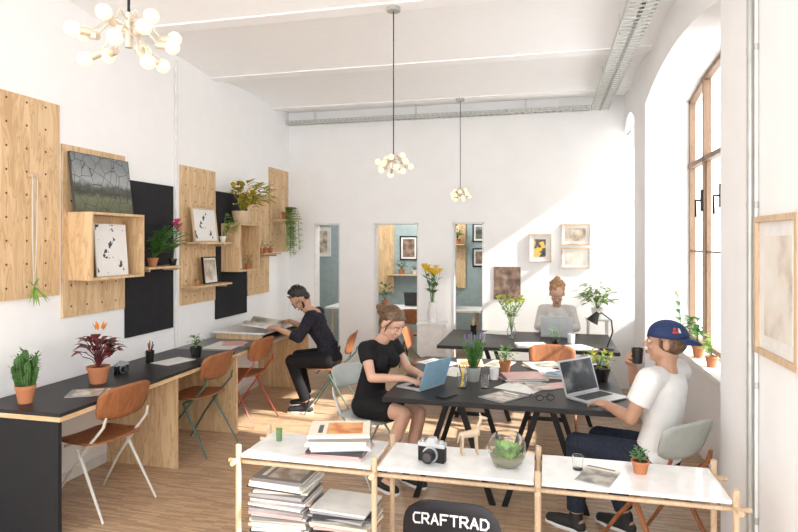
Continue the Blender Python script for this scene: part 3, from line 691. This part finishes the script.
b=bpy.data.lights.new('next_room_fill','POINT'); b.energy=36; b.shadow_soft_size=.25; b.color=(1,.97,.92); o=bpy.data.objects.new('next_room_fill',b); o.location=(-1.9,8.6,2.5); COL.objects.link(o)  # added fill light with no fixture, brightens the next room
# ---------------------------------------------------------------- pendant lamps
def pendant(loc,nb,rad,br,label,seed,flat=.6):
    rr=random.Random(seed); r=root('pendant_lamp',label,'lamp',loc,group='bulb cluster pendants')
    top=3.456-loc[2]
    mk(G().lathe([(.05,top-.03),(.05,top)]),'canopy',GREYM,r)
    mk(G().cyl((0,0,.05),(0,0,top-.02),.004,n=8),'cord',BLKM,r)
    g=G(); g.cyl((0,0,-.02),(0,0,.08),.010)
    pts=[]
    for i in range(nb):
        t=(i+.5)/nb; ph=math.acos(1-2*t)*.85+.25; a=i*2.4
        d=V((math.sin(ph)*math.cos(a),math.sin(ph)*math.sin(a),math.cos(ph)*flat)); L=rad*rr.uniform(.62,1.05)
        pts.append((d,L)); st_=V((0,0,.02+.04*(1-t)))
        g.tube([st_,st_+d*L*.5+V((0,0,.01)),d*L],.0032,6)
    mk(g,'arm_cluster',BRASS,r)
    for d,L in pts:
        q=d*L; dn=d.normalized()
        mk(G().cyl(q-dn*.006,q+dn*.024,.0115,n=10),'socket',BRASS,r)
        mk(G().sph(q+dn*(.02+br*.92),br,16,10),'bulb',BULB,r)
pendant((-1.165,1.47,2.33),14,.115,.021,'cluster pendant lamp with many lit round bulbs',3,.55)
pendant((-1.07,4.17,2.31),15,.085,.021,'cluster pendant lamp hanging over the near worktable',5)
pendant((-.98,7.02,2.31),13,.085,.021,'cluster pendant lamp near the end wall',8)
# ---------------------------------------------------------------- low display shelf
r=root('display_shelf','low display shelf with pale wooden poles and white tops','shelf',(0,0,0))
PX=[-1.41,-.74,-.03,.72]
for px in PX:
    for py in(2.54,2.86): mk(G().cyl((px,py,0),(px,py,.79),.013,n=12),'post',OAK,r)
    mk(G().cyl((px,2.48,.72),(px,2.92,.72),.011,n=10),'crossbar',OAK,r)
for py in(2.54,2.86): mk(G().cyl((-1.47,py+.022,.705),(.78,py+.022,.705),.010,n=10),'long_rail',OAK,r)
for a,b_ in zip(PX[:-1],PX[1:]): mk(G().box(a+.016,b_-.016,2.53,2.87,.734,.75),'shelf_top',WHT,r,bevel=.003)
mk(G().box(PX[0]+.016,PX[1]-.016,2.53,2.87,.264,.28),'lower_shelf',WHT,r,bevel=.003)
for px in PX[:2]: mk(G().cyl((px,2.50,.255),(px,2.90,.255),.010,n=10),'crossbar',OAK,r)
stack(-1.235,2.70,.28,27,.24,.29,.008,.016,'magazines on the lower shelf',90,8,5)
stack(-.925,2.70,.28,20,.24,.29,.008,.014,'magazines on the lower shelf',90,8,0)
stack(-.955,2.69,.75,9,.24,.29,.007,.014,'magazines on top of the display shelf',98,10,3)
camera_obj((-.50,2.66,.75),-10,1.0,'black and silver film camera on the white shelf')
r=root('wooden_animal_figurine','pale wooden giraffe-like figurine on the white shelf','figurine',(-.345,2.79,.75),20)
g=G()
for x,y in((-.035,-.014),(-.035,.014),(.03,-.014),(.03,.014)): g.cap((x*1.15,y*1.3,.004),(x,y,.085),.004,.007)
g.cap((-.038,0,.09),(.032,0,.10),.016,.019); g.cap((.034,0,.105),(.055,0,.17),.011,.007); g.cap((.053,0,.172),(.08,0,.165),.009,.006)
g.cap((-.05,0,.09),(-.058,0,.055),.004,.003); g.cap((.05,.005,.178),(.049,.007,.192),.002,.002); g.cap((.05,-.005,.178),(.049,-.007,.192),.002,.002)
mk(g,'figurine_body',M('pale_bleached_wood',(.56,.43,.30),.6,var=.1),r)
r=root('glass_terrarium','round glass terrarium with green succulents','terrarium',(-.165,2.69,.75))
mk(G().lathe([(.04,0),(.068,.02),(.084,.06),(.084,.098),(.068,.132),(.05,.145),(.049,.144),(.067,.131),(.083,.098),(.083,.06),(.067,.021),(.0,.0015)],n=28),'glass_bowl',GLASS,r)
mk(G().lathe([(.04,.006),(.064,.025),(.077,.045),(.03,.05),(.0,.052)]),'soil',M('sandy_soil',(.34,.31,.20),.9),r)
g=G()
for i in range(170):
    a=R.uniform(0,6.28); q=R.uniform(0,.062); g.leaf((math.cos(a)*q*.9,math.sin(a)*q*.9,.046),(math.cos(a)*.5,math.sin(a)*.5,1),R.uniform(.03,.068),.022,.15,3)
mk(g,'succulents',M('fresh_green_leaf',(.24,.46,.08),.45,var=.4),r)
plant((.40,2.74,.75),'small succulent in a terracotta pot on the shelf',.036,.055,TERRA,'bush',.075,.055,LEAF,40)
cup_pens((.14,2.72,.75),'small glass tumbler on the white shelf',GLASS,False,.06,.025)
cup_pens((-1.30,2.75,.75),'small green glass on the white shelf',M('green_glass',(.3,.5,.25),.1,trans=.6),False,.06,.016)
mag((.22,2.66,.7502),.14,.19,.004,-20,COVERS[7],'small booklet on the white shelf')
# black chair with lettering
r=root('black_chair','black padded chair with white lettering on its back','chair',(-.32,2.17,0),0)
def bp(u,v): return V((u*.168,-.14+.05*u*u,.706+v*.14-.018*abs(u)**2.4*(v>0)))
mk(G().sheet(bp,p=4.2,n=40),'backrest',BLKC,r,solid=.03)
mk(G().sheet(lambda u,v:V((u*.2,.03+v*.19,.45)),p=4),'seat',BLKC,r,solid=.04)
for sx in(-1,1):
    mk(G().cyl((sx*.18,.2,0),(sx*.16,.14,.44),.012),'leg',BLKM,r); mk(G().tube([(sx*.18,-.24,0),(sx*.155,-.135,.44),(sx*.145,-.125,.62)],.012),'leg',BLKM,r)
STR={'C':[(1,1,.25,1),(.25,1,0,.75),(0,.75,0,.25),(0,.25,.25,0),(.25,0,1,0)],'R':[(0,0,0,1),(0,1,.8,1),(.8,1,1,.75),(1,.75,.8,.48),(.8,.48,0,.48),(.45,.48,1,0)],
 'A':[(0,0,.5,1),(.5,1,1,0),(.2,.36,.8,.36)],'F':[(0,0,0,1),(0,1,1,1),(0,.52,.75,.52)],'T':[(0,1,1,1),(.5,1,.5,0)],'D':[(0,0,0,1),(0,1,.65,1),(.65,1,1,.7),(1,.7,1,.3),(1,.3,.65,0),(.65,0,0,0)]}
g=G(); lw,lh,gap=.0245,.034,.0095; x0=-(8*lw+7*gap)/2; hw=.0029
for i,ch in enumerate('CRAFTRAD'):
    for ax,az,bx_,bz in STR[ch]:
        a=V((x0+i*(lw+gap)+ax*lw,0,az*lh)); b=V((x0+i*(lw+gap)+bx_*lw,0,bz*lh)); d=(b-a).normalized(); nrm=V((-d.z,0,d.x))*hw; a-=d*hw*.8; b+=d*hw*.8
        q=[]
        for p in (a+nrm,a-nrm,b-nrm,b+nrm):
            u=p.x/.168; q.append((p.x,-.14+.05*u*u-.0172,.776+p.z-.025*u*u))
        g.add(q+[(p[0],p[1]+.002,p[2]) for p in q],[(0,1,2,3),(7,6,5,4),(0,3,7,4),(1,0,4,5),(2,1,5,6),(3,2,6,7)])
mk(g,'lettering',M('worn_white_print',(.72,.71,.69),.7,c2=(.48,.48,.47),scale=90),r,smooth=False)
# ---------------------------------------------------------------- people
def rem(g,name,mat,parent,vox=.007,it=3,**props):
    ob=mk(g,name,mat,parent)
    m=ob.modifiers.new('r','REMESH'); m.mode='VOXEL'; m.voxel_size=vox; m.use_smooth_shade=True
    s=ob.modifiers.new('s','SMOOTH'); s.factor=.5; s.iterations=it
    dg=bpy.context.evaluated_depsgraph_get(); dg.update(); me=bpy.data.meshes.new_from_object(ob.evaluated_get(dg))
    ob.modifiers.clear(); ob.data=me; me.materials.clear(); me.materials.append(mat)
    me.polygons.foreach_set('use_smooth',[True]*len(me.polygons)); me.polygons.foreach_set('material_index',[0]*len(me.polygons))
    for k,v in props.items(): ob[k]=v
    return ob
def hand(g,w,d,n,side,curl=.4,sc=1.0):
    w=V(w); d=V(d).normalized(); n=V(n); n=(n-n.dot(d)*d).normalized(); s=d.cross(n)*side
    rot=Matrix((s,d,n)).transposed()
    g.sph(w+d*.045*sc,(.040*sc,.054*sc,.017*sc),14,9,rot); g.sph(w+d*.065*sc,(.042*sc,.036*sc,.015*sc),14,9,rot); g.cap(w-d*.01,w+d*.03*sc,.024*sc,.024*sc)
    for i,(o,L) in enumerate([(.030,.074),(.0105,.084),(-.010,.078),(-.0295,.062)]):
        p=w+d*(.086-.004*abs(i-1))*sc+s*o*sc; a=0; ra=.0088
        for f in(.45,.31,.24):
            a+=curl*(.7+.15*i); q=p+(d*math.cos(a)+n*math.sin(a)+s*(o*1.2))*L*f*sc; g.cap(p,q,ra*sc,ra*.9*sc,8); p=q; ra*=.92
    p=w+d*.022*sc+s*.028*sc+n*.004
    for dr,L in(((d*.55+s*.75+n*.3),.04),((d*.8+s*.35+n*.4),.033),((d*.95+s*.05+n*.4),.026)):
        q=p+dr.normalized()*L*sc; g.cap(p,q,.0115*sc,.0095*sc,8); p=q
def headframe(c,yaw,pitch,roll=0):
    return Matrix.Translation(c)@Euler((math.radians(pitch),math.radians(roll),math.radians(yaw)),'XYZ').to_matrix().to_4x4()
def head(g,H,fem=False):
    def S_(c,r): g.sph(H@V(c),r,16,11,H.to_3x3())
    j=.90 if fem else 1
    S_((0,-.012,.03),(.075,.094,.088)); S_((0,.022,-.04),(.056*j,.066,.068)); S_((0,.055,-.092),(.026*j,.024,.02)); S_((0,.05,.03),(.058,.042,.05))
    g.limb([(H@V((0,.086,.012)),.008),(H@V((0,.104,-.024)),.0115)]); S_((0,.094,-.028),(.016,.012,.009))
    for s in(-1,1):
        S_((s*.076,-.005,-.008),(.011,.02,.031)); S_((s*.034,.07,-.03),(.022,.02,.02)); S_((s*.030,.080,.020),(.020,.010,.008))
        S_((s*.045*j,.0,-.065),(.02,.04,.03))
    S_((0,.083,-.062),(.022,.012,.012))
def face(r,H,browm,beard=None,fem=False):
    for s in(-1,1):
        mk(G().sph(H@V((s*.030,.0825,.003)),(.0125,.009,.0085),12,8,H.to_3x3()),'eye',EYEW,r)
        mk(G().sph(H@V((s*.030,.0895,.003)),(.0056,.0035,.0056),10,6,H.to_3x3()),'iris',IRIS,r)
        mk(G().tube([H@V((s*.016,.094,.024)),H@V((s*.032,.094,.029)),H@V((s*.048,.080,.022))],.0035,6),'eyebrow',browm,r)
    g=G(); g.sph(H@V((0,.0955,-.060)),(.021,.006,.0045),12,7,H.to_3x3()); g.sph(H@V((0,.0935,-.067)),(.017,.006,.005),12,7,H.to_3x3()); mk(g,'lips',LIP,r)
def onhead(H,d,c=(0,-.02,.035),rr=(.085,.100,.093)):
    d=V(d); d.normalize(); return H@V((c[0]+d.x*rr[0],c[1]+d.y*rr[1],c[2]+d.z*rr[2]))
def person(label,loc,rz,J,skin,cloth,fem=False,browm=HAIRB):
    r=root('person',label,'person',loc,rz)
    k=.86 if fem else .96
    L=lambda n:V(J[n])
    H=headframe(L('head'),J.get('yaw',0),J.get('pitch',0),J.get('roll',0))
    g=G(); sl=J.get('slim',1.0)
    def torso(g,e,lo=True):
        for a,b,ra,rb,w in ((L('pelvis'),L('waist'),.115,.100*sl,1.35),(L('waist'),L('chest'),.100*sl,.115*sl,1.32)):
            for i in range(17):
                t=i/16; p=a.lerp(b,t); q=(ra+(rb-ra)*t)*k+e
                g.sph(p,(q*w,q*.92,.08),20,10)
        g.sph(L('chest')+V((0,0,.03)),(.165*k*sl+e,.105*k*sl+e,.09+e),20,12)
        if fem:
            for s in(-1,1): g.sph(L('chest')+V((s*.066,.068,-.02)),(.052+e,.048+e,.052+e),12,8)
    torso(g,0)
    for s,n in((-1,'L'),(1,'R')):
        sh,el,wr=L('sh'+n),L('el'+n),L('wr'+n)
        g.limb([(L('chest')+V((s*.08,0,.085)),.055*k),(sh,.054*k),(sh.lerp(el,.5),.045*k),(el,.037*k),(el.lerp(wr,.35),.038*k),(wr,.026*k)])
        hp,kn,an,to=L('hip'+n),L('kn'+n),L('an'+n),L('to'+n)
        g.limb([(hp,.092*k),(hp.lerp(kn,.5),.078*k),(kn,.058*k),(kn.lerp(an,.35),.056*k),(an,.036*k)])
        g.limb([(an+V((0,-.02,-.045)),.032),(an.lerp(to,.5)+V((0,0,-.02)),.032),(to,.028)])
        hd,hn,cu=J['hand'+n]; hand(g,wr,hd,hn,s,cu,.95*k+.05)
    nk=L('neck'); g.limb([(L('chest')+V((0,-.01,.10)),.062*k),(nk,.055*k),(H@V((0,-.02,-.06)),.053*k)])
    head(g,H,fem)
    rem(g,'body',skin,r,.0055,3)
    face(r,H,browm,fem=fem)
    cloth(r,J,L,H,k,torso)
    return r
def sleeve(g,L,n,s,e,t,k):
    sh,el=L('sh'+n),L('el'+n); g.limb([(L('chest')+V((s*.08,0,.085)),.055*k+e),(sh,.057*k+e)])
    if t<=1:
        m=sh.lerp(el,t); g.cyl(sh,m,.057*k+e,.046*k+e+.006,16)
    else:
        g.limb([(sh,.055*k+e),(el,.04*k+e)]); m=el.lerp(L('wr'+n),t-1); g.cyl(el,m,.04*k+e,.034*k+e+.003,16)
def legs(g,L,n,e,k,t=1.93):
    hp,kn,an=L('hip'+n),L('kn'+n),L('an'+n)
    g.limb([(hp,.095*k+e),(hp.lerp(kn,.5),.082*k+e),(kn,.064*k+e)]); m=kn.lerp(an,t-1) ; g.limb([(kn,.062*k+e),(kn.lerp(m,.4),.058*k+e)]); g.cyl(kn.lerp(m,.4),m,.058*k+e,.045*k+e+.006,16)
def shoes(r,L,n,m=SHOE):
    an,to=L('an'+n),L('to'+n); g=G(); heel=V((an.x,an.y,0))-V((0,.03,-.035)); d=V((to.x-an.x,to.y-an.y,0)).normalized()
    g.limb([(heel,.036),(V((an.x,an.y,.05)),.042),(V((to.x,to.y,.036))-d*.06,.040),(V((to.x,to.y,.03)),.031)]); g.cap(V((an.x,an.y,.05)),an+V((0,0,.0)),.043,.041)
    rem(g,'shoe',m,r,.006,2)
    s=V((-d.y,d.x,0)); A=heel-d*.035; B=V((to.x,to.y,0))+d*.03
    poly=[A+s*.025,A-s*.025,A.lerp(B,.65)-s*.043,B-s*.018,B+s*.018,A.lerp(B,.65)+s*.043]
    mk(G().extr([(p.x,p.y) for p in poly],'z',0,.02),'shoe_sole',SOLE,r,bevel=.004)
def cl_cap(r,J,L,H,k,torso):
    g=G(); torso(g,.011); g.sph(L('pelvis')+V((0,-.01,.03)),(.165,.128,.08))
    for s,n in((-1,'L'),(1,'R')): sleeve(g,L,n,s,.014,.62,k)
    rem(g,'t_shirt',TEEW,r,.007,5,label='white short-sleeved t-shirt')
    g=G(); g.sph(L('pelvis')+V((0,0,-.01)),(.165,.122,.10)); 
    for n in 'LR': legs(g,L,n,.006,k)
    rem(g,'jeans',JEAN,r,.007,3)
    for n in 'LR': shoes(r,L,n)
    h=H.to_3x3()
    g=G(); g.sph(H@V((0,-.028,.000)),(.082,.086,.072),16,10,h)
    for s in(-1,1): g.limb([(H@V((s*.078,.028,.02)),.009),(H@V((s*.074,.022,-.02)),.006)],8)
    rem(g,'hair',HAIRB,r,.006,2)
    g=G(); n_=28; vs=[];fs=[]
    rings=8
    for i in range(rings+1):
        t=i/rings*math.pi/2
        for q in range(n_):
            a=2*math.pi*q/n_; vs.append(H@V((.089*math.cos(t)*math.cos(a),-.012+.106*math.cos(t)*math.sin(a),.030+.094*math.sin(t)**.9)))
    for i in range(rings):
        for q in range(n_): a=i*n_+q;b=i*n_+(q+1)%n_; fs.append((a,b,b+n_,a+n_))
    g.add(vs,fs); mk(g,'cap_crown',NAVY,r,solid=.004,label='navy baseball cap worn backwards')
    g=G(); vs=[];
    for i in range(9):
        a=math.pi*(1.15+.70*i/8)
        for q,z in((0,.035),(.5,.025),(1,.003)):
            vs.append(H@V((.088*math.cos(a)*(1-.05*q),-.012+.104*math.sin(a)-q*.07*abs(math.sin(a))**.6,z)))
    g.add(vs,[(i*3+j,i*3+j+1,i*3+j+4,i*3+j+3) for i in range(8) for j in range(2)]); mk(g,'cap_brim',NAVY,r,solid=.004)
    def cp(a,t,o=.004): return H@V(((.089+o)*math.cos(t)*math.cos(a),-.012+(.106+o)*math.cos(t)*math.sin(a),.030+(.094+o)*math.sin(t)**.9))
    g=G()
    def dec(pts): g.add([cp(a,t) for a,t in pts],[tuple(range(len(pts)))])
    a0,t0=3.35,.30
    dec([(a0,t0),(a0+.30,t0),(a0+.30,t0+.13),(a0,t0+.13)]); dec([(a0+.05,t0+.17),(a0+.22,t0+.17),(a0+.22,t0+.34),(a0+.05,t0+.34)])
    mk(g,'cap_emblem',M('red_embroidery',(.6,.05,.04),.7),r,solid=.002)
    g=G(); dec([(a0+.34,.34),(a0+.46,.34),(a0+.46,.62),(a0+.34,.62)]); mk(g,'cap_emblem_trim',M('white_embroidery',(.7,.7,.7),.7),r,solid=.002)
Jc=dict(pelvis=(0,0,.55),waist=(0,-.035,.72),chest=(.01,-.045,.92),neck=(.02,-.045,1.08),head=(.035,-.035,1.19),pitch=2,yaw=27,slim=.94,
 shL=(-.17,-.05,1.01),elL=(-.235,.02,.80),wrL=(-.11,.235,.805),handL=((.2,1,-.05),(0,0,-1),.25),
 shR=(.185,-.04,1.01),elR=(.185,.225,.865),wrR=(.055,.175,1.035),handR=((-.80,-.12,.58),(-.12,-.98,-.1),.62),
 hipL=(-.09,.02,.545),knL=(-.14,.42,.54),anL=(-.12,.44,.10),toL=(-.14,.61,.03),
 hipR=(.09,.02,.545),knR=(.10,.42,.53),anR=(.10,.24,.10),toR=(.10,.41,.03))
MC=(.605,3.57); MR=53
person('man in navy cap, white t-shirt and jeans drinking at table',(MC[0],MC[1],0),MR,Jc,SKIN2,cl_cap)
chair((MC[0]-.03,MC[1]-.02,0),MR-12,TEAK,SHELL,'pale grey-green shell chair with reddish wooden legs',metal_leg=.016,backw=.19,bh=.10)
th=math.radians(MR)
cx,cy=-.024,.098
wc=(MC[0]+cx*math.cos(th)-cy*math.sin(th),MC[1]+cx*math.sin(th)+cy*math.cos(th))
r=root('cup','small dark cup held to the man\'s mouth','cup',(wc[0],wc[1],1.058)); mk(G().lathe([(.026,0),(.034,.085),(.031,.085),(.024,.006)]),'cup_body',BLKP,r)
def cl_w(r,J,L,H,k,torso):
    g=G(); torso(g,.010)
    for s,n in((-1,'L'),(1,'R')): sleeve(g,L,n,s,.009,.45,k)
    for n in 'LR':
        hp,kn=L('hip'+n),L('kn'+n); g.sph(hp,.095); g.cyl(hp,hp.lerp(kn,.72),.095,.077,16)
    g.sph(L('pelvis')+V((0,.08,.02)),(.135,.155,.072))
    rem(g,'dress',BLKC,r,.007,4,label='short-sleeved black dress')
    for n in 'LR': shoes(r,L,n)
    h=H.to_3x3(); g=G()
    g.sph(H@V((0,-.030,.040)),(.081,.092,.084),16,10,h); g.sph(H@V((0,-.05,-.025)),(.070,.055,.064),14,9,h)
    for i in range(14):
        a=R.uniform(0,6.28); g.sph(H@V((.024*math.cos(a),-.145+R.uniform(-.02,.012),.02+.028*math.sin(a))),.022,10,7)
    bun=H@V((0,-.125,.015))
    for i in range(52):
        f=-1.5+3.0*i/51; j=R.uniform(-.04,.04)
        z0=.48-.30*abs(f)/1.5
        pts=[onhead(H,(math.sin(f),math.cos(f)*.95+.05,z0+j)),onhead(H,(math.sin(f)*.95,math.cos(f)*.45-.05,z0*.8+.45)),onhead(H,(math.sin(f)*.9,-.65,.25+j)),bun+V((math.sin(f)*.01,0,j*.2))]
        g.limb([(pts[0],.006),(pts[1],.009),(pts[2],.009),(pts[3],.008)],7)
    for s in(-1,1):
        g.limb([(H@V((s*.066,.052,.06)),.008),(H@V((s*.080,.036,.01)),.007),(H@V((s*.074,.030,-.05)),.004)],7)
    rem(g,'hair',HAIRB,r,.0042,1,label='brown hair loosely tied up')
Jw=dict(pelvis=(0,0,.55),waist=(0,.03,.71),chest=(0,.11,.895),neck=(0,.165,1.05),head=(0,.235,1.16),pitch=-30,yaw=-6,slim=.93,
 shL=(-.148,.105,.975),elL=(-.20,.22,.79),wrL=(-.09,.43,.80),handL=((.25,1,-.08),(0,0,-1),.25),
 shR=(.148,.105,.975),elR=(.20,.22,.79),wrR=(.09,.43,.80),handR=((-.25,1,-.08),(0,0,-1),.25),
 hipL=(-.08,.02,.535),knL=(-.09,.42,.52),anL=(-.06,.34,.12),toL=(-.06,.48,.03),
 hipR=(.08,.02,.535),knR=(.07,.42,.55),anR=(.14,.26,.12),toR=(.15,.40,.03))
WL=(-1.29,4.29)
person('woman in black dress typing on a laptop',(WL[0],WL[1],0),-118,Jw,SKIN,cl_w,True)
chair((WL[0],WL[1],0),-118,GREYM,SHELL,'slim pale grey-green chair under the woman',backw=.17,bh=.085)
def cl_m(r,J,L,H,k,torso):
    g=G(); torso(g,.015)
    for s,n in((-1,'L'),(1,'R')): sleeve(g,L,n,s,.014,1.35,k)
    for i in range(26):
        a=R.uniform(0,6.28); p=L('waist').lerp(L('chest'),R.uniform(-.6,1)); q=p+V((math.cos(a)*.128,math.sin(a)*.094,0)); g.cap(q,q+V((R.uniform(-.03,.03),0,R.uniform(.03,.07))),.012,.008,7)
    rem(g,'shirt',M('black_check_shirt',(.03,.028,.042),.85,spec=.2,c2=(.012,.011,.015),scale=50),r,.007,2,label='loose dark shirt with rolled sleeves')
    g=G(); g.sph(L('pelvis')+V((0,0,-.01)),(.17,.125,.10))
    for n in 'LR': legs(g,L,n,.006,k)
    rem(g,'trousers',BLKC,r,.007,3)
    for n in 'LR': shoes(r,L,n)
    h=H.to_3x3(); g=G(); g.sph(H@V((0,-.034,.046)),(.081,.090,.084),16,10,h); g.sph(H@V((0,-.06,-.02)),(.068,.048,.052),14,9,h)
    for i in range(80):
        a=R.uniform(0,6.28); e=R.uniform(.40,1.5); d=(math.cos(a)*math.cos(e),math.sin(a)*math.cos(e)+.1,math.sin(e))
        p=onhead(H,d,rr=(.076,.090,.088)); q=onhead(H,(d[0]+R.uniform(-.25,.25),d[1]-.05+R.uniform(-.25,.25),d[2]+.1),rr=(.100,.114,.118)); g.cap(p,q,.009,.005,7)
    rem(g,'hair',HAIRD,r,.0045,1,label='short tousled black hair')
    g=G(); g.sph(H@V((0,.058,-.088)),(.033,.031,.022),14,9,h)
    for s in(-1,1): g.limb([(H@V((s*.066,.01,-.03)),.010),(H@V((s*.056,.03,-.072)),.014),(H@V((s*.025,.062,-.095)),.016)])
    rem(g,'beard',HAIRD,r,.006,2)
    g=G()
    for s in(-1,1): g.tube([H@V((s*.031+.022*math.cos(t),.099,.002+.018*math.sin(t))) for t in [q*.5236 for q in range(13)]],.0025,6); g.tube([H@V((s*.053,.098,.006)),H@V((s*.08,.0,.008))],.002,6)
    g.tube([H@V((-.009,.1,.005)),H@V((.009,.1,.005))],.002,6); mk(g,'glasses',BLKM,r)
Jm=dict(pelvis=(0,0,.55),waist=(0,.05,.71),chest=(0,.17,.90),neck=(0,.25,1.05),head=(0,.325,1.155),pitch=-50,yaw=20,
 shL=(-.18,.17,.99),elL=(-.27,.27,.79),wrL=(-.25,.50,.885),handL=((.35,.85,.05),(.25,0,-.95),.35),
 shR=(.18,.17,.99),elR=(.27,.27,.79),wrR=(.25,.50,.885),handR=((-.35,.85,.05),(-.25,0,-.95),.35),
 hipL=(-.09,.02,.545),knL=(-.13,.38,.53),anL=(-.13,.22,.10),toL=(-.13,.39,.03),
 hipR=(.09,.02,.545),knR=(.13,.38,.53),anR=(.13,.28,.10),toR=(.13,.44,.03))
ML=(-2.17,5.82)
person('bearded man with glasses and dark clothes reading a magazine',(ML[0],ML[1],0),99,Jm,SKIN2,cl_m,browm=HAIRD)
chair((ML[0],ML[1],0),97,GRN,TEAK,'reddish plywood chair under the reading man')
r=root('open_magazine','large open newspaper spread under the reading man\'s hands','magazine',(-2.88,5.78,.826),103)
n=10
for s in(-1,1):
    g=G(); vs=[]
    for i in range(n+1):
        t=i/n
        for y in(-.20,.18): vs.append((s*t*.31,y,.004+.045*math.sin(t*2.7)+(y+.20)*.16))
    g.add(vs,[(2*i,2*i+1,2*i+3,2*i+2) for i in range(n)])
    mk(g,'page_spread',Mart('magazine_photo_spread',[(.30,.28,.24),(.60,.57,.50),(.74,.73,.70)],7,5,interp='LINEAR') if s>0 else Mart('magazine_text_spread',[(.45,.44,.42),(.70,.69,.66),(.76,.75,.72)],18,3,interp='LINEAR'),r,solid=.004)
def cl_f(r,J,L,H,k,torso):
    g=G(); torso(g,.012)
    for s,n in((-1,'L'),(1,'R')): sleeve(g,L,n,s,.010,1.8,k)
    rem(g,'sweater',M('cream_knit',(.64,.62,.60),.9),r,.008,3,label='white long-sleeved top')
    g=G(); g.sph(L('pelvis')+V((0,0,-.01)),(.16,.12,.10))
    for n in 'LR': legs(g,L,n,.006,k)
    rem(g,'trousers',JEAN,r,.008,3)
    for n in 'LR': shoes(r,L,n)
    h=H.to_3x3(); g=G(); g.sph(H@V((0,-.036,.045)),(.088,.092,.088),16,10,h); g.sph(H@V((0,-.05,-.03)),(.078,.05,.062),14,9,h)
    for i in range(46):
        a=R.uniform(0,6.28); e=R.uniform(.25,1.4); g.sph(H@V((.086*math.cos(a)*math.cos(e),-.040+.086*math.sin(a)*math.cos(e),.055+.088*math.sin(e))),.018,8,6)
    for i in range(12):
        a=R.uniform(0,6.28); g.sph(H@V((.026*math.cos(a),-.07+.026*math.sin(a),.145+R.uniform(-.01,.02))),.020,8,6)
    rem(g,'hair',HAIRG,r,.006,0,label='light ginger hair in a top bun')
Jf=dict(Jw); Jf.update(pitch=-30,yaw=0,head=(0,.15,1.17),neck=(0,.1,1.05),chest=(0,.07,.9),waist=(0,.03,.71),shL=(-.155,.07,.98),shR=(.155,.07,.98),elL=(-.21,.2,.80),elR=(.21,.2,.80),wrL=(-.09,.38,.80),wrR=(.09,.38,.80),anL=(-.09,.38,.1),toL=(-.09,.52,.03),anR=(.09,.38,.1),toR=(.09,.52,.03),knR=(.09,.42,.52))
person('person with light ginger bun and white top behind laptop',(.13,7.04,0),180,Jf,SKIN,cl_f,True,browm=HAIRG)
chair((.13,7.04,0),180,BLKM,TEAK,'plywood chair at the end of the far worktable')
# ---------------------------------------------------------------- light
w=bpy.data.worlds.new('sky'); S.world=w; w.use_nodes=True; nt=w.node_tree
bg=nt.nodes['Background']; bg.inputs['Strength'].default_value=2.3; bg.inputs['Color'].default_value=(.965,.985,1,1)
su=bpy.data.lights.new('sun','SUN'); su.energy=7; su.angle=math.radians(1.2); su.color=(1,.95,.86)
so=bpy.data.objects.new('sun',su); COL.objects.link(so)
so.rotation_euler=V((-.82,.12,-.60)).to_track_quat('-Z','Y').to_euler()
S.view_settings.view_transform='Standard'; S.view_settings.exposure=.76
# ---------------------------------------------------------------- camera
cam=bpy.data.cameras.new('camera'); co=bpy.data.objects.new('scene_camera',cam); COL.objects.link(co); S.camera=co
cam.sensor_width=36; cam.lens=36*592/798; cam.shift_y=-24/798; cam.clip_start=.05
co.location=(0,0,1.75); co.rotation_euler=(math.radians(90),0,math.radians(13.86))
